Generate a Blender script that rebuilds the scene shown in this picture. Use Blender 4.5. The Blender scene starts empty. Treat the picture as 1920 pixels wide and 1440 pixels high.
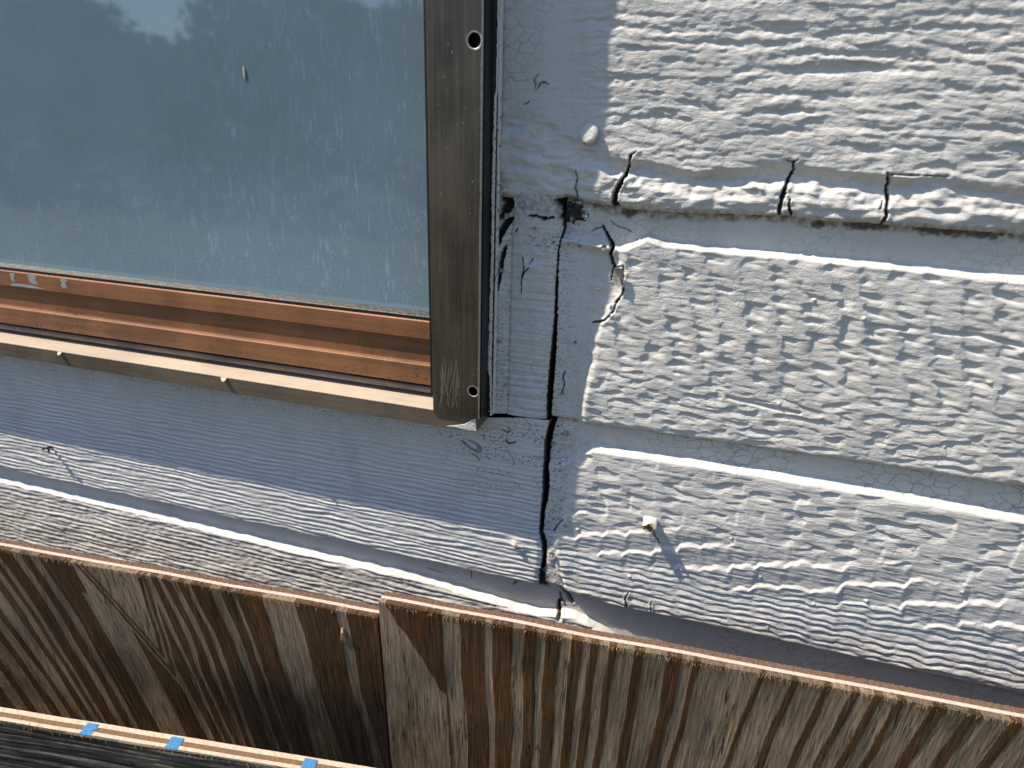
import bpy, bmesh, math, random
import numpy as np
from mathutils import Vector, Matrix

# ------------------------------------------------------------------ camera, sky, sun, exposure
scn = bpy.context.scene
COL = scn.collection
CAM_YAW, CAM_PITCH, CAM_ROLL = math.radians(-16.156), math.radians(-22.392), math.radians(1.733)
FOCAL_PX = 1276.0            # for a 1920 px wide picture
WALL_DIST = 0.44             # metres from the lens to the siding
ZO = 0.71                    # height of the window's lower corner above the ground

def cam_axes():
    cy, sy, ct, st, cr, sr = (math.cos(CAM_YAW), math.sin(CAM_YAW), math.cos(CAM_PITCH), math.sin(CAM_PITCH),
                              math.cos(CAM_ROLL), math.sin(CAM_ROLL))
    f = Vector((sy*ct, cy*ct, st)); rt = Vector((cy, -sy, 0)); up = rt.cross(f)
    return cr*rt + sr*up, -sr*rt + cr*up, f
RT, UP, FW = cam_axes()
def _ray(px, py):
    return RT*(px-960) - UP*(py-720) + FW*FOCAL_PX
_v = _ray(905, 800); _o = _v*(WALL_DIST/_v.y)          # lower corner of the window on the wall
CAM = Vector((-_o.x, -WALL_DIST, ZO - _o.z))           # world: corner at (0, 0, ZO)

def on_wall(px, py, y=0.0):
    """point of the photograph on the plane y (millimetres, toward the viewer is negative) -> X, Z in millimetres"""
    v = _ray(px, py); t = (y*0.001 + WALL_DIST)/v.y
    p = CAM + v*t
    return p.x*1000.0, (p.z - ZO)*1000.0
def proj(x, y, z):
    """world metres -> picture position (used only to print checks)"""
    d = Vector((x, y, z)) - CAM
    return 960 + FOCAL_PX*d.dot(RT)/d.dot(FW), 720 - FOCAL_PX*d.dot(UP)/d.dot(FW)

cam = bpy.data.cameras.new('camera'); camo = bpy.data.objects.new('camera', cam); COL.objects.link(camo)
cam.sensor_width = 36.0; cam.lens = 36.0*FOCAL_PX/1920.0
cam.clip_start = 0.01; cam.clip_end = 400.0
camo.matrix_world = Matrix(((RT.x, UP.x, -FW.x, CAM.x), (RT.y, UP.y, -FW.y, CAM.y), (RT.z, UP.z, -FW.z, CAM.z), (0, 0, 0, 1)))
cam.dof.use_dof = True; cam.dof.focus_distance = 0.48; cam.dof.aperture_fstop = 8.0
scn.camera = camo

SUN_A, SUN_B = 2.95, 4.3          # shadow shift right / down for every millimetre a thing stands proud of the wall
sun_dir = Vector((SUN_A, 1.0, -SUN_B)).normalized()
SUN_EL = math.asin(-sun_dir.z); SUN_ROT = math.atan2(-sun_dir.x, -sun_dir.y)
world = bpy.data.worlds.new('World'); scn.world = world; world.use_nodes = True
wn = world.node_tree; wn.nodes.clear()
sky = wn.nodes.new('ShaderNodeTexSky'); sky.sky_type = 'NISHITA'; sky.sun_disc = False
sky.sun_elevation = SUN_EL; sky.sun_rotation = SUN_ROT; sky.altitude = 50; sky.dust_density = 0.5; sky.ozone_density = 1.5
bg = wn.nodes.new('ShaderNodeBackground'); bg.inputs['Strength'].default_value = 0.118
wo = wn.nodes.new('ShaderNodeOutputWorld')
wn.links.new(sky.outputs[0], bg.inputs[0]); wn.links.new(bg.outputs[0], wo.inputs[0])
sl = bpy.data.lights.new('sun', 'SUN'); so = bpy.data.objects.new('sun', sl); COL.objects.link(so)
sl.energy = 5.0; sl.angle = math.radians(0.53); sl.color = (1.0, 0.89, 0.735)
so.rotation_euler = sun_dir.to_track_quat('-Z', 'Y').to_euler(); so.location = (-3, -2, 5)
scn.view_settings.view_transform = 'Standard'; scn.view_settings.look = 'None'
scn.view_settings.exposure = 0.58; scn.view_settings.gamma = 1.0; scn.view_settings.use_curve_mapping = False

# ------------------------------------------------------------------ numeric helpers
def _hash(ix, iy, seed):
    h = (ix.astype(np.int64)*374761393 + iy.astype(np.int64)*668265263 + seed*1442695041) & 0xFFFFFFFF
    h = ((h ^ (h >> 13))*1274126177) & 0xFFFFFFFF
    h = ((h ^ (h >> 16))*2246822519) & 0xFFFFFFFF
    return (h ^ (h >> 15)) & 0xFFFF
def n2(x, y, seed=0):
    """gradient noise, about -1..1"""
    x, y = np.broadcast_arrays(np.asarray(x, float), np.asarray(y, float))
    ix = np.floor(x); iy = np.floor(y); fx = x-ix; fy = y-iy
    ix = ix.astype(np.int64); iy = iy.astype(np.int64)
    def g(dx, dy):
        a = _hash(ix+dx, iy+dy, seed)*(2*math.pi/65536.0)
        return np.cos(a)*(fx-dx) + np.sin(a)*(fy-dy)
    ux = fx*fx*fx*(fx*(fx*6-15)+10); uy = fy*fy*fy*(fy*(fy*6-15)+10)
    a = g(0, 0); b = g(1, 0); c = g(0, 1); d = g(1, 1)
    return ((a + (b-a)*ux)*(1-uy) + (c + (d-c)*ux)*uy)*1.5
def rnd1(i, seed):
    i = np.asarray(i)
    return _hash(i, i*0+7, seed)/65535.0
def ss(a, b, x):
    t = np.clip((x-a)/(b-a), 0, 1); return t*t*(3-2*t)
def fbm(x, y, seed, k=3):
    s = 0; a = 1.0
    for i in range(k):
        s = s + a*n2(x*2**i, y*2**i, seed+i*17); a *= 0.5
    return s
def poly_dist(U, V, pts):
    """signed distance (mm) outside a polyline of (x, z, width); negative inside"""
    out = np.full(U.shape, 99.0)
    for (x0, z0, w0), (x1, z1, w1) in zip(pts[:-1], pts[1:]):
        r = max(w0, w1)/2 + 6
        m = (U > min(x0, x1)-r) & (U < max(x0, x1)+r) & (V > min(z0, z1)-r) & (V < max(z0, z1)+r)
        if not m.any(): continue
        u = U[m]; v = V[m]; dx = x1-x0; dz = z1-z0
        t = np.clip(((u-x0)*dx + (v-z0)*dz)/(dx*dx+dz*dz+1e-9), 0, 1)
        d = np.hypot(u-x0-t*dx, v-z0-t*dz) - (w0 + (w1-w0)*t)/2
        out[m] = np.minimum(out[m], d)
    return out
def px_line(pts, y=0.0, s=2.55):
    """(px, py, width px) -> (X mm, Z mm, width mm) on the wall"""
    r = []
    for p in pts:
        X, Z = on_wall(p[0], p[1], y); r.append((X, Z, p[2]/s))
    return r
def px_curve(pts, y=0.0):
    """picture points -> function Z(X) on the wall"""
    q = sorted(on_wall(a, b, y) for a, b in pts)
    xs = np.array([a for a, b in q]); zs = np.array([b for a, b in q])
    s0 = (zs[1]-zs[0])/(xs[1]-xs[0])*0; 
    return lambda X: np.interp(X, xs, zs)
def px_curve_z(pts, y=0.0):
    q = sorted((b, a) for a, b in (on_wall(p[0], p[1], y) for p in pts))
    zs = np.array([a for a, b in q]); xs = np.array([b for a, b in q])
    return lambda Z: np.interp(Z, zs, xs)
def graded(a, b, fine_a, fine_b, step, grow=1.18, maxstep=12.0):
    """coordinates from a to b, spaced step inside fine_a..fine_b and widening outside"""
    fa, fb = max(a, fine_a), min(b, fine_b)
    n = max(2, int(round((fb-fa)/step))+1)
    mid = list(np.linspace(fa, fb, n)); lo = []; x = fa; s = step
    while x > a+1e-6:
        s = min(s*grow, maxstep); x = max(a, x-s); lo.append(x)
    hi = []; x = fb; s = step
    while x < b-1e-6:
        s = min(s*grow, maxstep); x = min(b, x+s); hi.append(x)
    return np.array(lo[::-1] + mid + hi)

# ------------------------------------------------------------------ object helpers
def empty(name, loc, label, cat, group=None):
    o = bpy.data.objects.new(name, None); COL.objects.link(o); o.location = loc; o.empty_display_size = 0.05
    o['label'] = label; o['category'] = cat
    if group: o['group'] = group
    return o
def link(name, me, mat, parent=None, label=None):
    o = bpy.data.objects.new(name, me); COL.objects.link(o)
    if mat: me.materials.append(mat)
    if parent is not None:
        o.parent = parent
        root = parent; off = Vector(root.location)
        while root.parent: root = root.parent; off += Vector(root.location)
        o.location = -off
    if label: o['label'] = label
    return o
def grid_mesh(name, P, attrs=None, smooth=True):
    """P: rows x cols x 3 in metres"""
    r, c, _ = P.shape
    me = bpy.data.meshes.new(name)
    me.vertices.add(r*c); me.vertices.foreach_set('co', P.reshape(-1).astype(np.float32))
    idx = np.arange(r*c).reshape(r, c)
    q = np.stack([idx[:-1, :-1], idx[:-1, 1:], idx[1:, 1:], idx[1:, :-1]], -1).reshape(-1)
    nf = (r-1)*(c-1)
    me.loops.add(nf*4); me.loops.foreach_set('vertex_index', q.astype(np.int32))
    me.polygons.add(nf); me.polygons.foreach_set('loop_start', np.arange(0, nf*4, 4, dtype=np.int32))
    me.polygons.foreach_set('use_smooth', np.full(nf, smooth))
    me.update(calc_edges=True)
    for k, a in (attrs or {}).items():
        at = me.attributes.new(k, 'FLOAT', 'POINT'); at.data.foreach_set('value', a.reshape(-1).astype(np.float32))
    return me
def wall_to_world(U, H, V):
    """mm on the wall, height H proud of it -> metres"""
    return np.stack([U*0.001, -H*0.001, V*0.001 + ZO], -1)
def from_bm(name, bm, smooth=False):
    me = bpy.data.meshes.new(name); bmesh.ops.recalc_face_normals(bm, faces=bm.faces)
    bm.to_mesh(me); bm.free()
    if smooth:
        me.polygons.foreach_set('use_smooth', np.full(len(me.polygons), True))
    return me
def extrude_profile(name, prof, x0, x1, segs=1, bevel=0.0, cap=True):
    """closed profile of (y mm, z mm) run along X"""
    bm = bmesh.new(); rings = []
    for i in range(segs+1):
        x = x0 + (x1-x0)*i/segs
        rings.append([bm.verts.new((x*0.001, y*0.001, z*0.001+ZO)) for y, z in prof])
    n = len(prof)
    for a, b in zip(rings[:-1], rings[1:]):
        for i in range(n):
            bm.faces.new((a[i], a[(i+1) % n], b[(i+1) % n], b[i]))
    if cap:
        bm.faces.new(rings[0]); bm.faces.new(rings[-1][::-1])
    bmesh.ops.recalc_face_normals(bm, faces=bm.faces)
    if bevel:
        es = [e for e in bm.edges if len(e.link_faces) == 2 and e.calc_face_angle(0) > 0.5]
        bmesh.ops.bevel(bm, geom=es, offset=bevel*0.001, segments=2, profile=0.5, affect='EDGES')
    return from_bm(name, bm)
def box_bm(bm, c, s, rot=None):
    m = Matrix.Translation(Vector(c))
    if rot is not None: m = m @ rot
    bmesh.ops.create_cube(bm, size=1.0, matrix=m @ Matrix.Diagonal((s[0], s[1], s[2], 1)))

# ------------------------------------------------------------------ materials
class NT:
    def __init__(s, name):
        s.m = bpy.data.materials.new(name); s.m.use_nodes = True; s.t = s.m.node_tree; s.t.nodes.clear()
        s.out = s.n('ShaderNodeOutputMaterial')
    def n(s, typ, **kw):
        nd = s.t.nodes.new(typ)
        for k, v in kw.items(): setattr(nd, k, v)
        return nd
    def l(s, a, b): s.t.links.new(a, b)
    def put(s, sock, v):
        if isinstance(v, bpy.types.NodeSocket): s.l(v, sock)
        elif v is not None: sock.default_value = v
    def math(s, op, a, b=None, clamp=False):
        nd = s.n('ShaderNodeMath', operation=op, use_clamp=clamp); s.put(nd.inputs[0], a)
        if b is not None: s.put(nd.inputs[1], b)
        return nd.outputs[0]
    def mix(s, fac, a, b, blend='MIX'):
        nd = s.n('ShaderNodeMix', data_type='RGBA', blend_type=blend)
        s.put(nd.inputs[0], fac); s.put(nd.inputs[6], a); s.put(nd.inputs[7], b); return nd.outputs[2]
    def pos(s, scale=(1, 1, 1), rot=(0, 0, 0), loc=(0, 0, 0)):
        g = s.n('ShaderNodeNewGeometry'); mp = s.n('ShaderNodeMapping')
        s.l(g.outputs['Position'], mp.inputs[0]); mp.inputs['Scale'].default_value = scale
        mp.inputs['Rotation'].default_value = rot; mp.inputs['Location'].default_value = loc; return mp.outputs[0]
    def noise(s, vec, scale=1.0, detail=3.0, rough=0.55, dist=0.0):
        nd = s.n('ShaderNodeTexNoise'); s.l(vec, nd.inputs['Vector']); nd.inputs['Scale'].default_value = scale
        nd.inputs['Detail'].default_value = detail; nd.inputs['Roughness'].default_value = rough
        nd.inputs['Distortion'].default_value = dist; return nd.outputs[0]
    def vor(s, vec, scale, feature='DISTANCE_TO_EDGE', rand=1.0):
        nd = s.n('ShaderNodeTexVoronoi', feature=feature); s.l(vec, nd.inputs['Vector']); nd.inputs['Scale'].default_value = scale
        nd.inputs['Randomness'].default_value = rand; return nd
    def ramp(s, fac, a, b):
        nd = s.n('ShaderNodeMapRange', interpolation_type='SMOOTHSTEP', clamp=True); s.put(nd.inputs[0], fac)
        nd.inputs[1].default_value = a; nd.inputs[2].default_value = b; return nd.outputs[0]
    def cramp(s, fac, stops):
        nd = s.n('ShaderNodeValToRGB'); s.put(nd.inputs[0], fac); e = nd.color_ramp.elements
        while len(e) < len(stops): e.new(0.5)
        for i, (p, c) in enumerate(stops): e[i].position = p; e[i].color = (*c, 1)
        return nd.outputs[0]
    def attr(s, name): return s.n('ShaderNodeAttribute', attribute_name=name).outputs['Fac']
    def bump(s, h, strength, dist, normal=None):
        nd = s.n('ShaderNodeBump'); s.put(nd.inputs['Height'], h); nd.inputs['Strength'].default_value = strength
        nd.inputs['Distance'].default_value = dist
        if normal is not None: s.l(normal, nd.inputs['Normal'])
        return nd.outputs[0]
    def pbsdf(s, col, rough=0.5, metal=0.0, normal=None, spec=0.5):
        b = s.n('ShaderNodeBsdfPrincipled'); s.put(b.inputs['Base Color'], col if isinstance(col, bpy.types.NodeSocket) else (*col, 1))
        s.put(b.inputs['Roughness'], rough); s.put(b.inputs['Metallic'], metal); b.inputs['Specular IOR Level'].default_value = spec
        if normal is not None: s.l(normal, b.inputs['Normal'])
        s.l(b.outputs[0], s.out.inputs[0]); return b

def mat_paint():
    t = NT('weathered_white_paint')
    p = t.pos()
    big = t.noise(t.pos((6, 6, 9)), 1.0, 4)
    col = t.mix(t.ramp(big, 0.35, 0.7), (0.615, 0.603, 0.578, 1), (0.565, 0.555, 0.535, 1))
    grime = t.ramp(t.noise(t.pos((38, 38, 7)), 1.0, 5, 0.65), 0.48, 0.78)
    col = t.mix(t.math('MULTIPLY', grime, 0.30), col, (0.36, 0.335, 0.285, 1))
    # hairline crackle of old paint
    wob = t.n('ShaderNodeVectorMath', operation='ADD'); t.l(p, wob.inputs[0])
    nz = t.n('ShaderNodeTexNoise'); t.l(p, nz.inputs['Vector']); nz.inputs['Scale'].default_value = 160; nz.inputs['Detail'].default_value = 2
    sc = t.n('ShaderNodeVectorMath', operation='SCALE'); t.l(nz.outputs['Color'], sc.inputs[0]); sc.inputs['Scale'].default_value = 0.006
    t.l(sc.outputs[0], wob.inputs[1])
    mp = t.n('ShaderNodeMapping'); t.l(wob.outputs[0], mp.inputs[0]); mp.inputs['Scale'].default_value = (0.75, 0.2, 1.15)
    v = t.vor(mp.outputs[0], 150)
    line = t.ramp(v.outputs['Distance'], 0.050, 0.010)
    cm = t.math('MULTIPLY', line, t.attr('crackle'))
    cm = t.math('MULTIPLY', cm, t.ramp(t.noise(p, 14, 3), 0.28, 0.66))
    col = t.mix(t.math('MULTIPLY', cm, 0.7), col, (0.13, 0.135, 0.14, 1))
    # mildewed splits
    wn_ = t.noise(t.pos((420, 200, 900)), 1.0, 4, 0.65, 0.6)
    sp = t.math('MULTIPLY', t.ramp(wn_, 0.545, 0.60), t.attr('wear'))
    col = t.mix(sp, col, (0.035, 0.034, 0.033, 1))
    # dust that settled below the laps
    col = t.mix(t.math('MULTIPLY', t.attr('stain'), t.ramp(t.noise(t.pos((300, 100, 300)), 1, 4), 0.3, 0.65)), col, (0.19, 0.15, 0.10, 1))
    # open cracks show rotten wood
    col = t.mix(t.attr('dirt'), col, t.mix(t.ramp(t.noise(t.pos((260, 260, 700)), 1, 4, 0.7), 0.45, 0.75), (0.012, 0.010, 0.009, 1), (0.10, 0.075, 0.055, 1)))
    fine = t.noise(t.pos((260, 260, 1100)), 1.0, 5, 0.6)
    fine2 = t.noise(t.pos((900, 900, 1300)), 1.0, 3, 0.6)
    h = t.math('ADD', t.math('MULTIPLY', fine, 0.6), t.math('MULTIPLY', fine2, 0.35))
    h = t.math('SUBTRACT', h, t.math('MULTIPLY', cm, 0.8))
    nrm = t.bump(h, 0.75, 0.0008)
    t.pbsdf(col, 0.55, 0.0, nrm, 0.35); return t.m

def mat_metal(name, base, dark, rough=0.42, metal=0.75, streak=(30, 400, 400), spots=0.0, chalk=None):
    t = NT(name)
    st = t.noise(t.pos(streak), 1.0, 5, 0.6)
    cl = t.noise(t.pos((14, 14, 9)), 1.0, 4, 0.6)
    f = t.ramp(t.math('ADD', t.math('MULTIPLY', st, 0.35), t.math('MULTIPLY', cl, 0.65)), 0.36, 0.64)
    col = t.mix(f, (*dark, 1), (*base, 1))
    if spots:
        s = t.ramp(t.noise(t.pos((520, 520, 520)), 1.0, 2, 0.5), 0.63, 0.70)
        s = t.math('MULTIPLY', s, t.math('MULTIPLY', t.ramp(t.noise(t.pos((9, 9, 20)), 1.0, 3), 0.42, 0.62), spots))
        col = t.mix(s, col, (0.02, 0.014, 0.012, 1))
    if chalk:
        c = t.math('MULTIPLY', t.ramp(t.noise(t.pos((60, 60, 260)), 1.0, 4), 0.60, 0.72), 0.8)
        col = t.mix(c, col, (*chalk, 1))
    dust = t.ramp(t.noise(t.pos((700, 700, 700)), 1.0, 1), 0.765, 0.78)
    col = t.mix(t.math('MULTIPLY', dust, 0.7), col, (0.6, 0.57, 0.5, 1))
    nrm = t.bump(st, 0.12, 0.0006)
    t.pbsdf(col, t.math('ADD', rough-0.08, t.math('MULTIPLY', cl, 0.2)), metal, nrm); return t.m

def mat_plain(name, col, rough=0.6, metal=0.0, var=0.25, scale=150, bump=0.3, spec=0.4, bd=0.001):
    t = NT(name)
    n = t.noise(t.pos((scale, scale, scale)), 1.0, 4, 0.6)
    c = t.mix(n, tuple(x*(1-var) for x in col)+(1,), tuple(min(1, x*(1+var)) for x in col)+(1,))
    t.pbsdf(c, rough, metal, t.bump(n, bump, bd), spec); return t.m

GLZ = on_wall(400, 542, 0.0)[1]
def mat_glass():
    t = NT('fogged_window_glass')
    # lime drips, long and thin, and a frosty bloom along the bottom
    d1 = t.noise(t.pos((300, 1, 55)), 1.0, 4, 0.65, 0.8)
    d2 = t.noise(t.pos((130, 1, 26)), 1.0, 3, 0.6, 1.2)
    fine = t.noise(t.pos((1300, 1, 900)), 1.0, 3, 0.7)
    cloud = t.noise(t.pos((7, 1, 9), loc=(0.3, 0, 0.1)), 1.0, 4, 0.55)
    g = t.n('ShaderNodeNewGeometry'); sx = t.n('ShaderNodeSeparateXYZ'); t.l(g.outputs['Position'], sx.inputs[0])
    low = t.ramp(sx.outputs['Z'], ZO+0.20, ZO+0.085)
    rightz = t.ramp(sx.outputs['X'], -0.32, -0.12)
    # rings and loops left by dried drops
    wob = t.pos((150, 1, 62))
    v = t.vor(wob, 1.0, 'F1'); ring = t.math('ABSOLUTE', t.math('SUBTRACT', v.outputs['Distance'], 0.36))
    ring = t.math('MULTIPLY', t.ramp(ring, 0.075, 0.01), t.ramp(t.noise(t.pos((60, 1, 40)), 1.0, 2), 0.48, 0.66))
    drips = t.math('MULTIPLY', t.ramp(d1, 0.50, 0.74), t.ramp(d2, 0.38, 0.66))
    mask = t.math('ADD', t.math('MULTIPLY', low, 0.55), t.math('ADD', t.math('MULTIPLY', rightz, 0.45), 0.12), True)
    frost = t.math('MULTIPLY', t.ramp(fine, 0.36, 0.72), t.math('ADD', t.math('MULTIPLY', low, 0.42), t.math('MULTIPLY', t.ramp(cloud, 0.5, 0.75), 0.12)))
    haze = t.math('ADD', t.math('MULTIPLY', t.math('ADD', drips, t.math('MULTIPLY', ring, 0.35)), t.math('MULTIPLY', mask, 0.6)), t.math('ADD', frost, t.math('MULTIPLY', cloud, 0.30)))
    haze = t.math('ADD', haze, t.math('MULTIPLY', t.ramp(t.noise(t.pos((900, 1, 900)), 1.0, 1), 0.775, 0.785), 1.2))
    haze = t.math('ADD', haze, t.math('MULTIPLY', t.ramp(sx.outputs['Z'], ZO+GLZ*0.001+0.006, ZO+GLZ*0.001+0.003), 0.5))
    haze = t.math('ADD', haze, 0.47, True)
    dif = t.n('ShaderNodeBsdfDiffuse'); dif.inputs['Color'].default_value = (0.24, 0.345, 0.43, 1)
    tr = t.n('ShaderNodeBsdfTransparent'); tr.inputs['Color'].default_value = (0.7, 0.8, 0.82, 1)
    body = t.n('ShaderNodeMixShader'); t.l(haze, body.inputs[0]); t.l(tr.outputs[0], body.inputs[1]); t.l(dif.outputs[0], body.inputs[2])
    gl = t.n('ShaderNodeBsdfGlossy'); gl.inputs['Roughness'].default_value = 0.034; gl.inputs['Color'].default_value = (0.72, 0.86, 1, 1)
    fr = t.n('ShaderNodeFresnel'); fr.inputs['IOR'].default_value = 1.9
    mx = t.n('ShaderNodeMixShader'); t.l(fr.outputs[0], mx.inputs[0]); t.l(body.outputs[0], mx.inputs[1]); t.l(gl.outputs[0], mx.inputs[2])
    t.l(mx.outputs[0], t.out.inputs[0]); return t.m

def mat_ply(name, along, grey, brown, moss=0.5):
    """weathered veneer; the mesh carries 'band' (late wood) and 'mildew'; along = position scale, small along the grain"""
    t = NT(name)
    fib = t.noise(t.pos(along), 1.0, 5, 0.65)
    fib2 = t.noise(t.pos(tuple(a*0.45 for a in along)), 1.0, 4, 0.6)
    cloud = t.noise(t.pos((22, 22, 22)), 1.0, 4, 0.6)
    b = t.math('ADD', t.attr('band'), t.math('MULTIPLY', t.math('SUBTRACT', fib2, 0.5), 0.38))
    b = t.ramp(b, 0.34, 0.66)
    gcol = t.mix(t.ramp(fib, 0.3, 0.7), tuple(x*0.62 for x in grey)+(1,), tuple(x*1.28 for x in grey)+(1,))
    bcol = t.mix(t.ramp(fib, 0.3, 0.72), tuple(x*0.45 for x in brown)+(1,), tuple(x*1.5 for x in brown)+(1,))
    bcol = t.mix(t.math('MULTIPLY', t.ramp(cloud, 0.45, 0.65), moss), bcol, (0.055, 0.046, 0.022, 1))
    col = t.mix(b, gcol, bcol)
    tone = t.ramp(t.noise(t.pos((16, 16, 9), loc=(0.2, 0, 0.4)), 1.0, 4, 0.6), 0.32, 0.68)
    col = t.mix(1.0, col, t.mix(tone, (0.55, 0.50, 0.46, 1), (1.25, 1.15, 0.98, 1)), 'MULTIPLY')
    pores = t.ramp(t.noise(t.pos(tuple(a*0.9 + 40 for a in along)), 1.0, 2), 0.64, 0.70)
    col = t.mix(t.math('MULTIPLY', pores, 0.7), col, (0.012, 0.010, 0.008, 1))
    col = t.mix(t.attr('darkening'), col, (0.008, 0.009, 0.012, 1))
    chk = t.math('ABSOLUTE', t.math('SUBTRACT', t.noise(t.pos(tuple(a*0.22 for a in along), loc=(3.1, 1.7, 0.4)), 1.0, 2), 0.5))
    chk = t.math('MULTIPLY', t.ramp(chk, 0.022, 0.004), t.ramp(t.noise(t.pos((30, 30, 14)), 1.0, 2), 0.46, 0.60))
    col = t.mix(t.math('MULTIPLY', chk, 0.85), col, (0.012, 0.010, 0.008, 1))
    glint = t.math('MULTIPLY', t.ramp(fib, 0.66, 0.78), 0.28)
    col = t.mix(glint, col, (0.30, 0.20, 0.11, 1))
    h = t.math('ADD', fib, t.math('MULTIPLY', fib2, 0.6))
    t.pbsdf(col, 0.75, 0, t.bump(h, 0.7, 0.0009), 0.25); return t.m

M_PAINT = mat_paint()
M_BRONZE = mat_metal('bronze_anodised_aluminium', (0.150, 0.130, 0.103), (0.058, 0.052, 0.044), 0.40, 0.7, (420, 420, 14))
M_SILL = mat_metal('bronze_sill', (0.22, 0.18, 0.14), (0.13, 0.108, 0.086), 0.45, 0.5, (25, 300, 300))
M_LITCHALK = mat_metal('chalky_ledge_painted_sunlit', (0.46, 0.38, 0.295), (0.37, 0.30, 0.235), 0.7, 0.0, (25, 300, 300))  # chalked metal made paler still, with sunlight put into the colour
M_COPPER = mat_metal('faded_orange_bronze_rail', (0.32, 0.140, 0.060), (0.17, 0.080, 0.040), 0.5, 0.12, (14, 200, 300), 1.0)
M_TRACK = mat_metal('grey_worn_track', (0.22, 0.20, 0.19), (0.10, 0.095, 0.09), 0.4, 0.7, (25, 300, 300))
M_BLACK = mat_plain('black_rubber_gasket', (0.012, 0.012, 0.012), 0.5, 0, 0.4, 300, 0.5)
M_SIDESHADE = mat_plain('painted_side_shade', (0.018, 0.019, 0.02), 0.45, 0.2, 0.3, 200, 0.2)
M_CAULK = mat_plain('cracked_white_caulk', (0.58, 0.57, 0.54), 0.7, 0, 0.15, 500, 0.8)
def mat_crust():
    t = NT('crusty_old_caulk'); n = t.noise(t.pos((700, 700, 700)), 1, 4, 0.65)
    c = t.mix(n, (0.62, 0.60, 0.56, 1), (0.82, 0.81, 0.78, 1)); c = t.mix(t.attr('dirt'), c, (0.03, 0.028, 0.025, 1))
    t.pbsdf(c, 0.75, 0, t.bump(n, 1.0, 0.0012), 0.3); return t.m
M_CRUST = mat_crust()
M_SHEATH = mat_plain('rotten_dark_sheathing', (0.02, 0.016, 0.013), 0.9, 0, 0.6, 120, 0.8)
M_SCRATCH = mat_plain('bare_worn_metal', (0.36, 0.34, 0.31), 0.45, 0.4, 0.5, 500, 0.5)
M_CORE = mat_plain('pale_plywood_core', (0.48, 0.40, 0.34), 0.8, 0, 0.3, 240, 0.8)
M_VENEDGE = mat_plain('brown_fuzzy_veneer_edge', (0.14, 0.082, 0.055), 0.9, 0, 0.6, 900, 1.0)
M_GROOVE = mat_plain('brown_core_edge', (0.17, 0.10, 0.055), 0.9, 0, 0.5, 400, 0.8)
M_CREAM = mat_plain('pale_orange_veneer_edge', (0.50, 0.40, 0.31), 0.8, 0, 0.35, 260, 0.8)
M_SPLIT = mat_plain('fresh_wood_splinter', (0.45, 0.28, 0.15), 0.8, 0, 0.3, 300, 0.3)
M_BLUE = mat_plain('blue_paint_mark', (0.05, 0.19, 0.40), 0.8, 0, 0.7, 900, 0.6)
M_RUST = mat_plain('rusty_nail_iron', (0.055, 0.03, 0.018), 0.8, 0, 0.6, 700, 0.8)
M_TORN = mat_plain('torn_fibre', (0.30, 0.22, 0.13), 0.9, 0, 0.5, 600, 0.9)
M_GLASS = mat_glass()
M_ROOM = mat_plain('dark_room_wall', (0.05, 0.055, 0.06), 0.9, 0, 0.2, 3, 0.0)
M_PLYV = mat_ply('weathered_plywood_face', (1100, 1100, 20), (0.215, 0.176, 0.134), (0.078, 0.040, 0.016))
M_PLYH = mat_ply('weathered_grey_plywood_face', (30, 700, 1100), (0.17, 0.165, 0.165), (0.055, 0.047, 0.037))

def ground_material():
    t = NT('dry_lawn')
    a = t.noise(t.pos((3, 3, 3)), 1.0, 5, 0.6); b = t.noise(t.pos((60, 60, 60)), 1.0, 3, 0.6)
    c = t.mix(t.ramp(a, 0.35, 0.65), (0.085, 0.08, 0.05, 1), (0.15, 0.13, 0.09, 1))
    c = t.mix(t.math('MULTIPLY', b, 0.5), c, (0.04, 0.055, 0.02, 1))
    t.pbsdf(c, 0.95, 0, t.bump(b, 0.6, 0.02), 0.1); return t.m

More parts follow.
